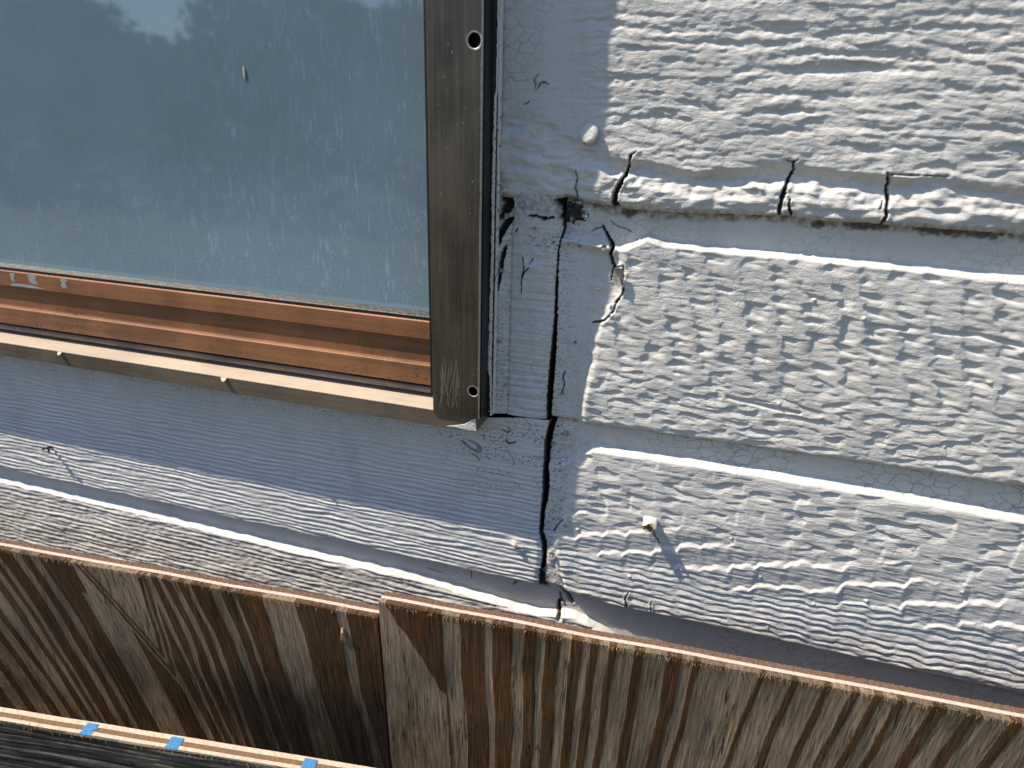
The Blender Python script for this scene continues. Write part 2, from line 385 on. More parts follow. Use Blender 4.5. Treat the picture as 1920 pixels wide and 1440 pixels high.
# ------------------------------------------------------------------ the setting
def build_setting():
    bm = bmesh.new()
    bmesh.ops.create_grid(bm, x_segments=40, y_segments=40, size=150)
    g = link('ground', from_bm('ground', bm), ground_material()); g['kind'] = 'structure'
    # a wood across the yard, seen only as a dark mirror image in the window pane
    rng = np.random.default_rng(5)
    n = 84000
    xs = rng.uniform(-24, 8, n)
    top = 2.38 + 0.26*n2(xs/2.0, xs*0, 3) + 0.22*n2(xs/0.58, xs*0, 9) + 0.12*n2(xs/0.2, xs*0, 12)
    gap = np.exp(-((xs+9.3)/1.1)**4)                          # the low place where the sky shows
    top = top - 0.60*gap
    zz = top*rng.uniform(0, 1, n)
    yy = -10.2 + rng.normal(0, 0.4, n) + 0.3*n2(xs/0.7, zz/0.5, 21)
    m = 24000; fl = rng.uniform(0, 1, m)**1.6                   # rough growth thinning out toward the yard
    xs[:m] = rng.uniform(-24, 8, m); yy[:m] = -10 + 6.0*fl; zz[:m] = rng.uniform(0, 1, m)*(0.75*(1-fl)+0.08)
    ctr = np.stack([xs, yy, zz], -1)
    a = rng.normal(size=(n, 3)); a /= np.linalg.norm(a, axis=1)[:, None]
    b = np.cross(a, rng.normal(size=(n, 3))); b /= np.linalg.norm(b, axis=1)[:, None]
    s = rng.uniform(0.05, 0.13, n)[:, None]
    P = np.stack([ctr-a*s, ctr+b*s*0.6, ctr+a*s, ctr-b*s*0.6], 1).reshape(-1, 3)
    me = bpy.data.meshes.new('tree_line'); me.from_pydata(P.tolist(), [], np.arange(n*4).reshape(n, 4).tolist())
    t = NT('dark_foliage'); c = t.mix(t.noise(t.pos((3, 3, 3)), 1, 4), (0.03, 0.045, 0.02, 1), (0.075, 0.09, 0.04, 1)); t.pbsdf(c, 0.8)
    o = link('tree_line', me, t.m); o['kind'] = 'stuff'
    o['label'] = 'dark line of trees mirrored along the top of the window pane'; o['category'] = 'trees'
build_setting()

# ------------------------------------------------------------------ the siding
WALL = empty('house_wall', (0, 0, 0), 'white painted wood-grain lap siding wall with cracked, peeling paint beside the window', 'wall')
FX0, FX1 = -560.0, 425.0
A_LIP = px_curve([(905, 369), (935, 370), (965, 373), (1000, 372), (1040, 375), (1062, 371), (1080, 374), (1100, 382), (1140, 387), (1152, 390), (1170, 391), (1220, 397), (1300, 400), (1400, 404), (1480, 405), (1500, 410), (1560, 416), (1650, 420), (1700, 425), (1800, 432), (1920, 441), (2400, 474)])
B_LIP = px_curve([(1020, 784), (1045, 788), (1110, 797), (1200, 809), (1400, 838), (1700, 882), (1920, 915), (2400, 987)])
C_LIP = px_curve([(1000, 1093), (1022, 1098), (1045, 1105), (1070, 1115), (1160, 1139), (1280, 1164), (1600, 1234), (1920, 1303), (2400, 1408)])
G_LIP = px_curve([(-400, 792), (0, 878), (300, 944), (600, 1009), (850, 1064), (1010, 1099), (1040, 1105)])
B_LEFT = px_curve_z([(1062, 370), (1059, 410), (1060, 425), (1055, 445), (1048, 470), (1047, 500), (1046, 540), (1045, 600), (1043, 660), (1040, 700), (1036, 750), (1034, 783), (1033, 790)])
F_RIGHT = px_curve_z([(1050, 370), (1053, 410), (1055, 428), (1050, 445), (1044, 470), (1042, 500), (1039, 540), (1037, 600), (1031, 660), (1027, 700), (1023, 750), (1023, 783), (1023, 790)])
C_LEFT = px_curve_z([(1046, 770), (1044, 790), (1039, 805), (1033, 830), (1029, 860), (1029, 880), (1031, 905), (1028, 940), (1022, 960), (1019, 1000), (1026, 1020), (1026, 1045), (1022, 1075), (1023, 1100), (1024, 1130)])
G_RIGHT = px_curve_z([(1034, 770), (1030, 790), (1026, 805), (1020, 830), (1019, 860), (1017, 890), (1017, 920), (1013, 960), (1010, 1000), (1015, 1020), (1017, 1045), (1011, 1075), (1009, 1100), (1008, 1130)])
VALLEY = px_curve([(935, 190), (1010, 214), (1050, 238), (1090, 264), (1180, 292), (1240, 306), (1300, 317), (1400, 312), (1480, 301), (1560, 316), (1664, 327), (1800, 331), (1920, 345), (2200, 370)])

CRACKS = dict(
 A=[(5.5, [(1195, 284, 1.2), (1183, 290, 2.5), (1180, 305, 3.5), (1174, 325, 6), (1163, 345, 8), (1154, 362, 10), (1152, 378, 12), (1158, 392, 12)]),
    (4.5, [(1496, 300, 1.5), (1488, 305, 3), (1489, 318, 3.5), (1480, 335, 4.5), (1475, 350, 6.5), (1467, 368, 7), (1462, 390, 6), (1461, 408, 5)]),
    (4.0, [(1480, 374, 1.5), (1480, 390, 3), (1484, 402, 5), (1480, 409, 5)]),
    (4.5, [(1664, 325, 2.5), (1667, 340, 3.5), (1663, 355, 4), (1667, 372, 4.5), (1661, 395, 5), (1662, 405, 5), (1653, 420, 5)]),
    (1.5, [(1664, 327, 2), (1720, 329, 1.6), (1785, 331, 1.2)]),
    (2.0, [(1655, 378, 1), (1650, 392, 2)]),
    (1.5, [(1078, 320, 1.3), (1082, 335, 2), (1078, 352, 2), (1082, 370, 1.5)]),
    (1.5, [(1006, 167, 2), (1011, 157, 2.6), (1018, 154, 2.6), (1027, 158, 2)]),
    (1.2, [(1008, 139, 1.6), (1001, 147, 2), (999, 152, 2.2), (1003, 156, 2.0), (1002, 166, 1.6)]),
    (1.2, [(980, 195, 2), (987, 194, 2.5), (990, 191, 2)]),
    (1.0, [(1475, 300, 1.2), (1488, 305, 2.0)]),
    (1.6, [(1099, 257, 1.5), (1096, 268, 2.0)])],
 B=[(4.5, [(1127, 427, 3.5), (1135, 443, 5), (1143, 455, 7), (1147, 465, 8.5), (1143, 480, 6), (1147, 495, 5), (1151, 500, 4.5), (1146, 510, 4), (1145, 527, 2)]),
    (1.6, [(1107, 436, 1.5), (1113, 432, 2), (1128, 428, 2)]),
    (1.2, [(1142, 417, 1.0), (1152, 426, 1.6), (1167, 431, 1.6), (1181, 437, 1.2)]),
    (3.0, [(1170, 541, 3), (1165, 555, 3), (1155, 568, 3.5), (1149, 585, 3), (1137, 599, 3.5), (1124, 606, 4), (1110, 607, 2.5)]),
    (2.0, [(1168, 500, 1.2), (1169, 518, 2), (1166, 537, 2)]),
    (1.5, [(1168, 500, 1.2), (1150, 503, 1.0)]),
    (1.6, [(1057, 700, 2), (1053, 712, 3), (1057, 724, 3), (1052, 738, 2)]),
    (1.0, [(1640, 545, 0), (1641, 546, 0)])],
 C=[(2.5, [(1178, 1112, 1.2), (1172, 1124, 2.5), (1175, 1135, 3.5), (1170, 1146, 4)]),
    (1.5, [(1221, 1130, 1), (1220, 1152, 1.6)]),
    (2.0, [(1056, 975, 1.5), (1046, 986, 2), (1038, 998, 2.5)]),
    (1.5, [(1222, 985, 1.2), (1228, 1004, 1.5), (1238, 1018, 1.0)])],
 D=[(6, [(1046, 1108, 5), (1054, 1117, 7), (1063, 1127, 8), (1069, 1140, 7)]),
    (6, [(1046, 1122, 2.5), (1049, 1132, 3), (1056, 1141, 3), (1056, 1147, 2)]),
    (6, [(1045, 1136, 6), (1043, 1148, 8), (1049, 1162, 8)]),
    (2, [(963, 1100, 3), (959, 1106, 3)]),
    (1.2, [(877, 1082, 2), (878, 1094, 2)]), (1.0, [(792, 1074, 1.2), (820, 1084, 1.5)])],
 F=[(4, [(990, 405, 2), (1004, 406, 3.5), (1016, 411, 5), (1027, 411, 4), (1038, 408, 2.5)]),
    (1.5, [(978, 484, 2), (981, 504, 2), (976, 524, 2), (976, 552, 1.2)]),
    (1.5, [(991, 503, 1.5), (981, 512, 2.5), (977, 522, 2)]),
    (1.0, [(998, 487, 2), (991, 495, 1.5)]),
    (2.0, [(968, 430, 2), (966, 436, 2.5)]),
    (9, [(949, 372, 20), (953, 384, 18), (944, 398, 14), (938, 408, 8)]),
    (9, [(960, 410, 4), (948, 418, 12), (940, 432, 12), (936, 446, 9), (934, 456, 7)]),
    (7, [(948, 463, 3), (942, 476, 8), (938, 500, 8), (936, 520, 5), (932, 545, 4)]),
    (9, [(1042, 376, 8), (1056, 382, 18), (1066, 392, 16), (1058, 402, 12), (1052, 408, 8)])],
 G=[(1.6, [(865, 826, 3), (880, 838, 3.5), (894, 846, 3), (903, 848, 2)]),
    (1.2, [(875, 825, 2), (893, 832, 2.5), (901, 838, 2)]),
    (1.6, [(948, 826, 3), (953, 832, 4), (966, 830, 2)]),
    (1.0, [(884, 851, 2), (893, 856, 3), (900, 865, 1.5)]),
    (1.0, [(941, 806, 2), (950, 812, 1.5), (957, 805, 1.5)])])
for k in CRACKS: CRACKS[k] = [(d, px_line(p, 0.0, 3.2 if k in 'AB' else 2.55)) for d, p in CRACKS[k]]

def carve(key, U, V, H, dirt, extra_noise=0.35):
    wob = extra_noise*(n2(U/1.2, V/1.2, 77) + 1.4*n2(U/2.6, V/2.6, 78))
    for depth, pts in CRACKS.get(key, []):
        d = poly_dist(U, V, pts) + wob*(1.0 if depth > 2.9 else 0.45)
        m = ss(0.35, -0.25, d)
        # the paint curls up a little along a crack
        H += (0.45+0.5*n2(U/3, V/3, 68))*ss(2.8, 0.2, d)*(depth > 1.4)
        H -= depth*m
        dirt[:] = np.maximum(dirt, m if depth > 1.3 else m*0.85)
    return H

def spots_px(U, V, pts, y=0):
    """rounded bumps: (px, py, rx mm, rz mm, height)"""
    h = 0*U
    for a, b, rx, rz, k in pts:
        X, Z = on_wall(a, b, y); h = h + k*np.exp(-((U-X)/rx)**2 - ((V-Z)/rz)**2)
    return h

def columns(U, V, width, seed, lean=0.0):
    c = (U + lean*V + 3.0*n2(U/40, V/25, seed))/width
    i = np.floor(c); f = c - i
    return i, f
def ripples(U, V, pitch, colw, lean, seed, jit=0.9, sharp=0.3):
    """short stacked wrinkles that break from column to column"""
    c = (U + lean*V + 2.5*n2(U/30, V/22, seed))/colw + 0.16*n2(U/8, V/4.5, seed+1)
    i = np.floor(c); f = c-i; ii = i.astype(np.int64); r0 = rnd1(ii, seed+2); r1 = rnd1(ii+1, seed+2)
    st = r0 + (r1-r0)*ss(0.76, 1.0, f)
    q = (V + 1.6*n2(U/50, V/22, seed+3))/pitch + jit*st + 0.26*n2(U/7.5, V/4, seed+4)
    w = np.sin(2*math.pi*q) + sharp*np.sin(4*math.pi*q + 0.6)
    cell = 0.12 + 0.88*ss(-0.35, 0.5, n2(i*1.37+V*0, V/(pitch*1.5), seed+5) + 0.35*n2(U/12, V/7, seed+6))
    edge = 1-0.75*np.exp(-((f-0.9)/0.10)**2)
    return w*cell*edge, f, i
def dents(U, V, lu, lv, lo_, hi_, seed, run=1.1):
    """shallow dents: a sharp upper lip, fading out downward"""
    a = ss(lo_, hi_, n2(U/lu, V/lv, seed))
    a = np.maximum(a, 0.68*ss(lo_, hi_, n2(U/lu, (V+run)/lv, seed)))
    return np.maximum(a, 0.36*ss(lo_, hi_, n2(U/lu, (V+2*run)/lv, seed)))
def tex_upper(U, V):
    w = 4.0*n2(U/55, V/22, 1) + 1.3*n2(U/6, V/5, 7) + 0.5*n2(U/2.6, V/3, 27)
    g1 = n2(U/17, (V+w)/4.8, 2); g2 = n2(U/30, (V+w)/5.6, 3); g3 = n2(U/80, (V+w)/8.0, 4); g4 = n2(U/8, (V+w)/3.8, 6)
    am = 0.45 + 0.55*ss(-0.3, 0.45, n2(U/70, V/22, 5))
    hi = ss(190, 214, V + 8*n2(U/50, V*0, 9))               # bolder grain above, soft lumps lower down
    bold = -1.0*dents(U, V+w, 17, 4.8, 0.0, 0.62, 2)*am - 0.8*dents(U, V+w, 30, 5.6, 0.1, 0.7, 3, 1.4)*am - 0.7*ss(0.2, 0.75, g3) - 0.35*ss(-0.1, 0.7, g4)
    soft = -0.42*ss(-0.2, 0.7, g4) - 0.42*ss(-0.1, 0.7, g1)
    h = bold*hi + soft*(1-hi) + 0.28*n2(U/24, V/9, 8) + 0.13*n2(U/6, V/1.8, 26) + 0.17*ripples(U, V, 4.6, 46.0, 0.0, 400)[0]*(0.4+0.6*hi)
    for pts in LONG_GROOVES:
        d = poly_dist(U, V + 1.0*n2(U/12, U*0, 10) + 0.8*n2(U/4, V/3, 28), pts); h = h - 1.2*ss(2.6, -0.6, d)*(0.55+0.45*n2(U/14, V/30, 29))
    return h
LONG_GROOVES = [px_line(p) for p in (
    [(1285, 49, 2), (1380, 50, 4), (1470, 52, 4), (1560, 52, 6), (1640, 56, 8), (1700, 48, 3)], [(1840, 56, 4), (1930, 58, 10)],
    [(1330, 80, 2), (1430, 86, 5), (1500, 80, 2)], [(1380, 138, 3), (1420, 131, 5), (1520, 133, 6), (1640, 128, 4), (1750, 134, 2)],
    [(1480, 176, 3), (1560, 188, 6), (1680, 180, 6), (1760, 188, 3)], [(1500, 96, 2), (1660, 104, 4), (1780, 112, 2)], [(1820, 90, 3), (1930, 98, 5)], [(1780, 165, 3), (1930, 172, 5)], [(1800, 240, 3), (1930, 250, 5)])]
def tex_middle(U, V, top, bot):
    t = (V-bot)/(top-bot)
    # columns of little scarps that face right
    c = (U + 0.30*V + 3.0*n2(U/40, V/25, 11))/17.5 + 0.22*n2(U/26, V/9, 12) + 0.12*n2(U/7, V/4, 24)
    i = np.floor(c); f = c-i
    f2 = (f+0.25) % 1.0; ic = np.floor(c+0.25)
    pit = ss(0.0, 0.20, f2)*ss(0.90, 0.26, f2)             # each column is pitted along its right-hand side
    D = 0.34 + 0.85*ss(-0.12, 0.42, n2(ic*1.7+V*0, (V+0.12*U)/6.0, 13) + 0.2*n2(U/30, V/20, 20))
    up = -1.45*pit*D - 0.17*dents(U, V, 9, 4.4, 0.05, 0.6, 14) + 0.26*n2(U/11, V/8.5, 21) + 0.13*ripples(U, V, 4.6, 24.0, 0.2, 420)[0] + 0.10*n2(U/6, V/1.9, 23)
    w = 2.0*n2(U/45, V/16, 15)
    lo = 0.20*ripples(U, V, 5.0, 15.5, -0.12, 440, 0.9, 0.35)[0] - 0.92*dents(U, V+w, 13, 4.3, 0.10, 0.44, 16) + 0.16*n2(U/9, V/4, 18) + 0.10*n2(U/6, V/1.7, 25)
    k = ss(0.30, 0.44, t + 0.09*n2(U/30, V*0, 19))
    return up*k + lo*(1-k)
def tex_lower(U, V, top, bot):
    t = (V-bot)/(top-bot)
    c = (U + 0.05*V + 4.0*n2(U/40, V/30, 31))/19.0
    i = np.floor(c); f = c-i; ii = i.astype(np.int64)
    r0 = rnd1(ii, 41); r1 = rnd1(ii+1, 41)
    st = r0 + (r1-r0)*ss(0.70, 1.0, f)                    # stepwise phase from column to column
    w = 2.4*n2(U/70, V/40, 32)
    dip = 1-0.55*np.exp(-((f-0.9)/0.09)**2)
    # bottom: stacked ridges, broken at the columns
    q = (V+w)/5.5 + 0.30*st + 0.09*np.cos(2*math.pi*f) + 0.26*n2(U/12, V/6, 33)
    sw = np.sin(2*math.pi*q); lo = 0.70*(sw+0.22*np.sin(4*math.pi*q+0.7))*(0.30+0.70*np.sin(math.pi*f)**0.8)*(0.45+0.65*ss(-0.4, 0.4, n2(i*1.31+V*0, V/5.5, 34))) + 0.25*n2(U/8, V/3, 42)
    # middle: big scalloped steps
    q2 = (V+w)/19.0 - 0.30*(i + ss(0.74, 1.0, f)) + 0.22*st + 0.10*n2(U/10, V/7, 35) + 0.05*np.cos(2*math.pi*f)
    fr = q2-np.floor(q2)
    mid = 2.1*(fr*ss(1.0, 0.84, fr)) - 0.8 + 0.15*ripples(U, V, 4.4, 19.0, 0.05, 500)[0] + 0.16*n2(U/24, V/2.0, 36) + 0.12*n2(U/7, V/3, 43)
    # top: lens-shaped dents on a flat board, a few scarps that face left
    rib = ss(0.86, 1.0, f) - ss(0.0, 1.0, f)
    up = 0.13*ripples(U, V, 5.0, 20.0, 0.1, 460, 0.9, 0.35)[0] - 1.2*dents(U, V+w, 17, 5.0, 0.22, 0.48, 37, 1.4) + 0.16*n2(U/36, V/1.9, 38) + 0.75*rib*ss(0.0, 0.4, n2(i*1.3+V*0, V/14, 44)) + 0.2*n2(U/12, V/5, 45)
    tt = t + 0.14*n2(U/45, V*0, 39) + 0.05*n2(U/9, V/9, 40)
    k1 = ss(0.27, 0.36, tt); k2 = ss(0.52, 0.62, tt)
    return lo*(1-k1) + mid*k1*(1-k2) + up*k2 + 0.09*n2(U/6, V/1.6, 46)
def tex_combed(U, V, seed, pitch=4.3, amp=0.42):
    w = 1.6*n2(U/90, V/14, seed) + 0.7*n2(U/22, V/6, seed+1)
    q = (V+w)/pitch + 0.35*n2(U/40, V/9, seed+2)
    am = 0.35 + 0.75*ss(-0.35, 0.45, n2(U/45, V/4.5, seed+3))
    return amp*np.sin(2*math.pi*q)*am + 0.30*n2(U/15, (V+w)/1.9, seed+4) + 0.16*n2(U/5, V/1.7, seed+5)

def lap_profile(V, zb, zt_face, rec, bev=6.0, U=None):
    """height of a lap: recess above zt_face, bevel, face, rounded lower edge"""
    k = ss(zt_face+bev*0.15, zt_face-bev, V)
    h = -rec + rec*k
    e = V-zb
    h = h - 2.4*(1-np.sqrt(np.clip(1-np.clip((4.5-e)/4.5, 0, 1)**2, 0, 1)))
    return h

def plank(name, label, Xs, zs_top, lip, hfun, left=None, right=None, vstep=0.6, key=None, fine=None, back=13.0, zfine=None):
    """one siding board; hfun(U,V) -> (height, attribute dict)"""
    zb = lip(Xs)
    ztop = zs_top if callable(zs_top) else (lambda X: 0*X + zs_top)
    zt = ztop(Xs)
    hgt = float((zt-zb).max())
    if zfine is None: T = np.linspace(0, 1, int(hgt/vstep)+1)
    else:
        T = (graded(0, hgt, zfine[0], zfine[1], vstep))/hgt
    U = np.repeat(Xs[None, :], len(T), 0); V = zb[None, :] + T[:, None]*(zt-zb)[None, :]
    if left is not None:
        off = left(V)-0.9+0.75*n2(V/2.6, V*0, 51)+0.4*n2(V/1.1, V*0, 52) - Xs[0]; U = U + off*np.exp(-(Xs[None, :]-Xs[0])/10.0)
    if right is not None:
        off = right(V)+0.6*n2(V/2.6, V*0, 53)+0.35*n2(V/1.1, V*0, 54) - Xs[-1]; U = U + off*np.exp(-(Xs[-1]-Xs[None, :])/10.0)
    H, at = hfun(U, V)
    # the edges turn back into the wall
    dirt = at['dirt']
    P = wall_to_world(U, H, V)
    row = P[:1].copy(); row[..., 1] = np.maximum(row[..., 1], back*0.001)
    P = np.concatenate([row, P], 0)
    at = {k: np.concatenate([a[:1], a], 0) for k, a in at.items()}
    if left is not None:
        c = P[:, :1].copy(); c[..., 1] = np.maximum(c[..., 1], back*0.001); P = np.concatenate([c, P], 1)
        at = {k: np.concatenate([a[:, :1]*0+(k == 'dirt'), a], 1) for k, a in at.items()}; at['dirt'][:, 1] = 0.9
    if right is not None:
        c = P[:, -1:].copy(); c[..., 1] = np.maximum(c[..., 1], back*0.001); P = np.concatenate([P, c], 1)
        at = {k: np.concatenate([a, a[:, -1:]*0+(k == 'dirt')], 1) for k, a in at.items()}; at['dirt'][:, -2] = 0.9
    o = link(name, grid_mesh(name, P, at), M_PAINT, WALL, label)
    return o
def blank(U): return dict(dirt=0*U, wear=0*U, crackle=0*U, stain=0*U)

LAP = 7.0
# board above: from the top of the picture down to the swollen lip
def h_upper(U, V):
    at = blank(U); zb = A_LIP(U); s = VALLEY(U)-V; e = V-zb
    flat = ss(55, 88, U + 0.15*(V-200) + 4*n2(U/8, V/10, 61))
    tx = tex_upper(U, V)
    belly = ss(-3, 4, s)
    H = tx*(0.16+0.84*flat)*(1-0.55*belly) + 1.2*n2(U/70, V/45, 62) - 1.5*(1-flat)
    strong = ss(78, 110, U)*(1-0.45*ss(235, 262, U))
    dep = 4.3*ss(0, 7, s)*(0.35+0.65*strong)
    rise = ss(9, 18, s + 3.0*n2(U/13, V/7, 63) + 1.2*n2(U/4.5, V/4, 69))*(0.4+0.6*strong)
    H = H - dep + 5.0*rise + 1.2*belly*n2(U/17, V/7, 64) + 0.65*belly*n2(U/6.5, V/3.6, 66) - 0.7*belly*dents(U, V, 15, 4.0, 0.05, 0.5, 59)
    H = H + spots_px(U, V, [(1120, 350, 9, 9, 1.2), (1230, 355, 22, 6, 1.3), (1330, 372, 26, 5, 0.8), (1550, 360, 16, 8, 1.2), (1750, 365, 40, 5, 0.9)])
    H = H - 2.8*(1-np.sqrt(np.clip(1-np.clip((6.0-e)/6.0, 0, 1)**2, 0, 1)))
    X, Z = on_wall(1416, 347); r = np.hypot((U-X)/9.5, (V-Z)/5.2); H += 2.6*ss(1.0, 0.15, r)*ss(-3.4, -1.8, V-Z + 0.02*(U-X)**2*0.6 + 0.6*n2(U/3, V/3, 67)) - 0.5*np.exp(-((V-Z-0.25*(U-X)-1)/0.7)**2)*(r < 1)
    H -= 1.2*ss(10, -4, U)                                   # falls back toward the window
    H = carve('A', U, V, H, at['dirt'])
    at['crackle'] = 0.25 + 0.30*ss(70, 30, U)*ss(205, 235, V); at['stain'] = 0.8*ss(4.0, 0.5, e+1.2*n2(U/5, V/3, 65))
    at['wear'] = 0.35*ss(14, 5, U)
    return H, at
XR = graded(on_wall(930, 300)[0], 900, -60, FX1, 0.6)
plank('siding_plank', 'upper siding plank with swollen, split lower lip', XR, 420.0, A_LIP, h_upper, vstep=0.6, zfine=(0, 128), back=9.0)

def b_face_top(U): return px_curve([(1050, 440), (1120, 452), (1160, 462), (1185, 456), (1215, 441), (1240, 452), (1300, 459), (1500, 478), (1700, 497), (1920, 521), (2400, 570)])(U)
def h_middle(U, V):
    at = blank(U); zt = b_face_top(U) + 0.5*n2(U/7, U*0, 70); zb = B_LIP(U)
    edge = px_curve_z([(1150, 440), (1165, 470), (1168, 500), (1160, 560), (1120, 615), (1108, 680), (1092, 740), (1087, 790)])(V)
    inb = ss(-5, 4, U - edge - 1.5*n2(U/6, V/6, 71))          # the flat, nailed end at the left
    H = lap_profile(V, zb, zt, LAP, 4.0)
    tx = tex_middle(U, V, zt, zb)*ss(0, 6, zt-V)
    H = H + tx*(0.12+0.88*inb) - (1-inb)*(4.0*ss(zt+2, zt-10, V)) + 1.1*np.exp(-((U-edge-4)/4.5)**2)*ss(zt-70, zt-95, V)
    H = H + 0.9*n2(U/60, V/35, 72)*inb + 0.5*(1-inb)*fbm(U/14, V/14, 73)
    H = H + spots_px(U, V, [(1060, 460, 3, 3, 0.9), (1122, 540, 4, 3, 1.0), (1130, 462, 6, 3, 2.2), (1075, 645, 4, 6, 0.6), (1048, 740, 4, 14, 0.6)] + [(1461, 757, 0.8, 0.8, 1.6), (1527, 563, 1.1, 0.9, 1.4), (1620, 597, 1.0, 1.0, 1.4), (1855, 717, 1.5, 0.8, 1.3), (1914, 660, 2.0, 1.5, 1.4), (1540, 783, 0.7, 0.7, 1.0), (1771, 838, 0.8, 0.8, 1.2), (1663, 820, 0.7, 0.7, 1.0)])
    # long horizontal checks on the right
    for pts in ([(1635, 610, 2), (1700, 618, 3)], [(1770, 625, 2), (1830, 628, 5), (1920, 650, 4)], [(1365, 745, 3), (1430, 762, 3), (1500, 776, 2)]):
        d = poly_dist(U, V, px_line(pts)) ; H -= 1.4*ss(1.4, -0.4, d)
    H = carve('B', U, V, H, at['dirt'])
    rec = ss(zt-1, zt+1, V)
    at['crackle'] = 0.30*(1-rec) + rec*0.4; e = V-zb
    up = A_LIP(U)-V
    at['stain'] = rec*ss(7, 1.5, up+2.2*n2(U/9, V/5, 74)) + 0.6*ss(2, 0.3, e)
    at['wear'] = (1-inb)*0.55*ss(75, 55, U)
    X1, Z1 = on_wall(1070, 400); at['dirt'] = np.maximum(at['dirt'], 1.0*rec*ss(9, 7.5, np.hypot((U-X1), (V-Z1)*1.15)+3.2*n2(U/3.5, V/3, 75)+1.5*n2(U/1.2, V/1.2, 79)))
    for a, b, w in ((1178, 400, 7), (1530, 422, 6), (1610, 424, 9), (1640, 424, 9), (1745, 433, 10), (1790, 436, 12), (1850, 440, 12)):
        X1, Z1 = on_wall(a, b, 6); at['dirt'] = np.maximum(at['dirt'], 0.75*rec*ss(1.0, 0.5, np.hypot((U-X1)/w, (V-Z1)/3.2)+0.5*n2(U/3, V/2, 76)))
    return H, at
XB = graded(on_wall(1047, 600)[0], 900, -60, FX1, 0.6)
plank('siding_plank', 'middle siding plank beside the black joint', XB, lambda X: A_LIP(X)+14, B_LIP, h_middle, left=B_LEFT, vstep=0.6, back=15.0)

def c_face_top(U): return px_curve([(1030, 870), (1065, 866), (1080, 850), (1110, 839), (1150, 843), (1300, 865), (1500, 897), (1700, 931), (1920, 969), (2400, 1050)])(U)
def h_lower(U, V):
    at = blank(U); zt = c_face_top(U) + 0.4*n2(U/9, U*0, 80); zb = C_LIP(U)
    edge = px_curve_z([(1095, 835), (1080, 870), (1066, 930), (1055, 975), (1040, 1010), (1045, 1060), (1060, 1110)])(V)
    inb = ss(-4, 3, U - edge - 1.2*n2(U/5, V/5, 81))
    H = lap_profile(V, zb, zt, LAP, 5.2)
    H = H + tex_lower(U, V, zt, zb)*ss(0, 6, zt-V)*(0.15+0.85*inb) - (1-inb)*3.2*ss(zt+2, zt-8, V) + 0.7*n2(U/60, V/35, 82)*inb
    H = H + 0.5*(1-inb)*fbm(U/10, V/10, 83)
    H = H + spots_px(U, V, [(1060, 818, 5, 7, 1.6), (1034, 1040, 3.5, 12, 2.2), (1053, 1065, 5, 4, 1.2), (1060, 985, 4, 3, 0.8), (1083, 993, 1.0, 1.0, 1.6), (1061, 994, 0.8, 0.8, 1.2), (1624, 1126, 1.0, 1.0, 1.5), (1526, 1132, 0.7, 0.7, 1.2), (1371, 1010, 0.9, 0.9, 1.4), (1426, 1082, 0.7, 0.7, 1.2), (1804, 1109, 0.9, 0.9, 1.4), (1439, 1174, 0.9, 0.7, 1.3), (1180, 1080, 1.2, 1.0, 1.3)])
    H = carve('C', U, V, H, at['dirt'])
    rec = ss(zt-3, zt, V)
    at['crackle'] = 0.28*(1-rec) + rec*(0.25+0.75*ss(90, 150, U))
    at['stain'] = rec*0.7*ss(3.5, 0.8, B_LIP(U)-V+1.2*n2(U/6, V/4, 84)) + 0.3*ss(1.5, 0.2, V-zb)
    at['wear'] = (1-inb)*0.8*ss(80, 58, U)
    return H, at
XC = graded(on_wall(1028, 900)[0], 900, -60, FX1, 0.6)
plank('siding_plank', 'lower right siding plank with stepped grain and a torn stub', XC, lambda X: B_LIP(X)+14, C_LIP, h_lower, left=C_LEFT, vstep=0.6, back=15.0)

def d_face_top(U): return px_curve([(-500, 770), (0, 901), (257, 960), (640, 1052), (760, 1078), (880, 1113), (960, 1138), (1010, 1150), (1060, 1152), (1100, 1166), (1160, 1205), (1300, 1260), (1920, 1400), (2400, 1510)])(U)
def h_bottom(U, V):
    at = blank(U); zt = d_face_top(U) + 0.5*n2(U/11, U*0, 90) + 0.12*n2(U/4, U*0, 91); 
    zt = zt + 1.2*n2(U/14, U*0, 88); H = lap_profile(V, V*0-400, zt, LAP+1.0, 3.2)
    tx = (tex_combed(U, V, 92, 5.0, 0.48) + 0.42*n2(U/26, V/4.5, 99) + 0.28*n2(U/7, V/3, 100))*ss(0, 3, zt-V)
    H = H + tx + 0.7*n2(U/60, V/30, 97)
    H = carve('D', U, V, H, at['dirt'])
    X1, Z1 = on_wall(1017, 1090, 8); at['dirt'] = np.maximum(at['dirt'], ss(1.0, 0.6, np.maximum(np.abs(U-X1)/6.5, np.abs(V-Z1-4)/9)))
    rec = ss(zt-2, zt, V)
    at['crackle'] = 0.15 + 0.7*rec*ss(130, 220, U)
    return H, at
XD = graded(-1600, 900, FX0, FX1, 0.8)
plank('siding_plank', 'bottom siding plank just above the plywood', XD, lambda X: np.where(X < 52, G_LIP(np.minimum(X, 52)), C_LIP(np.maximum(X, 52)))+12, lambda X: 0*X-292.0, h_bottom, vstep=0.65, zfine=(60, 175), back=17.0)

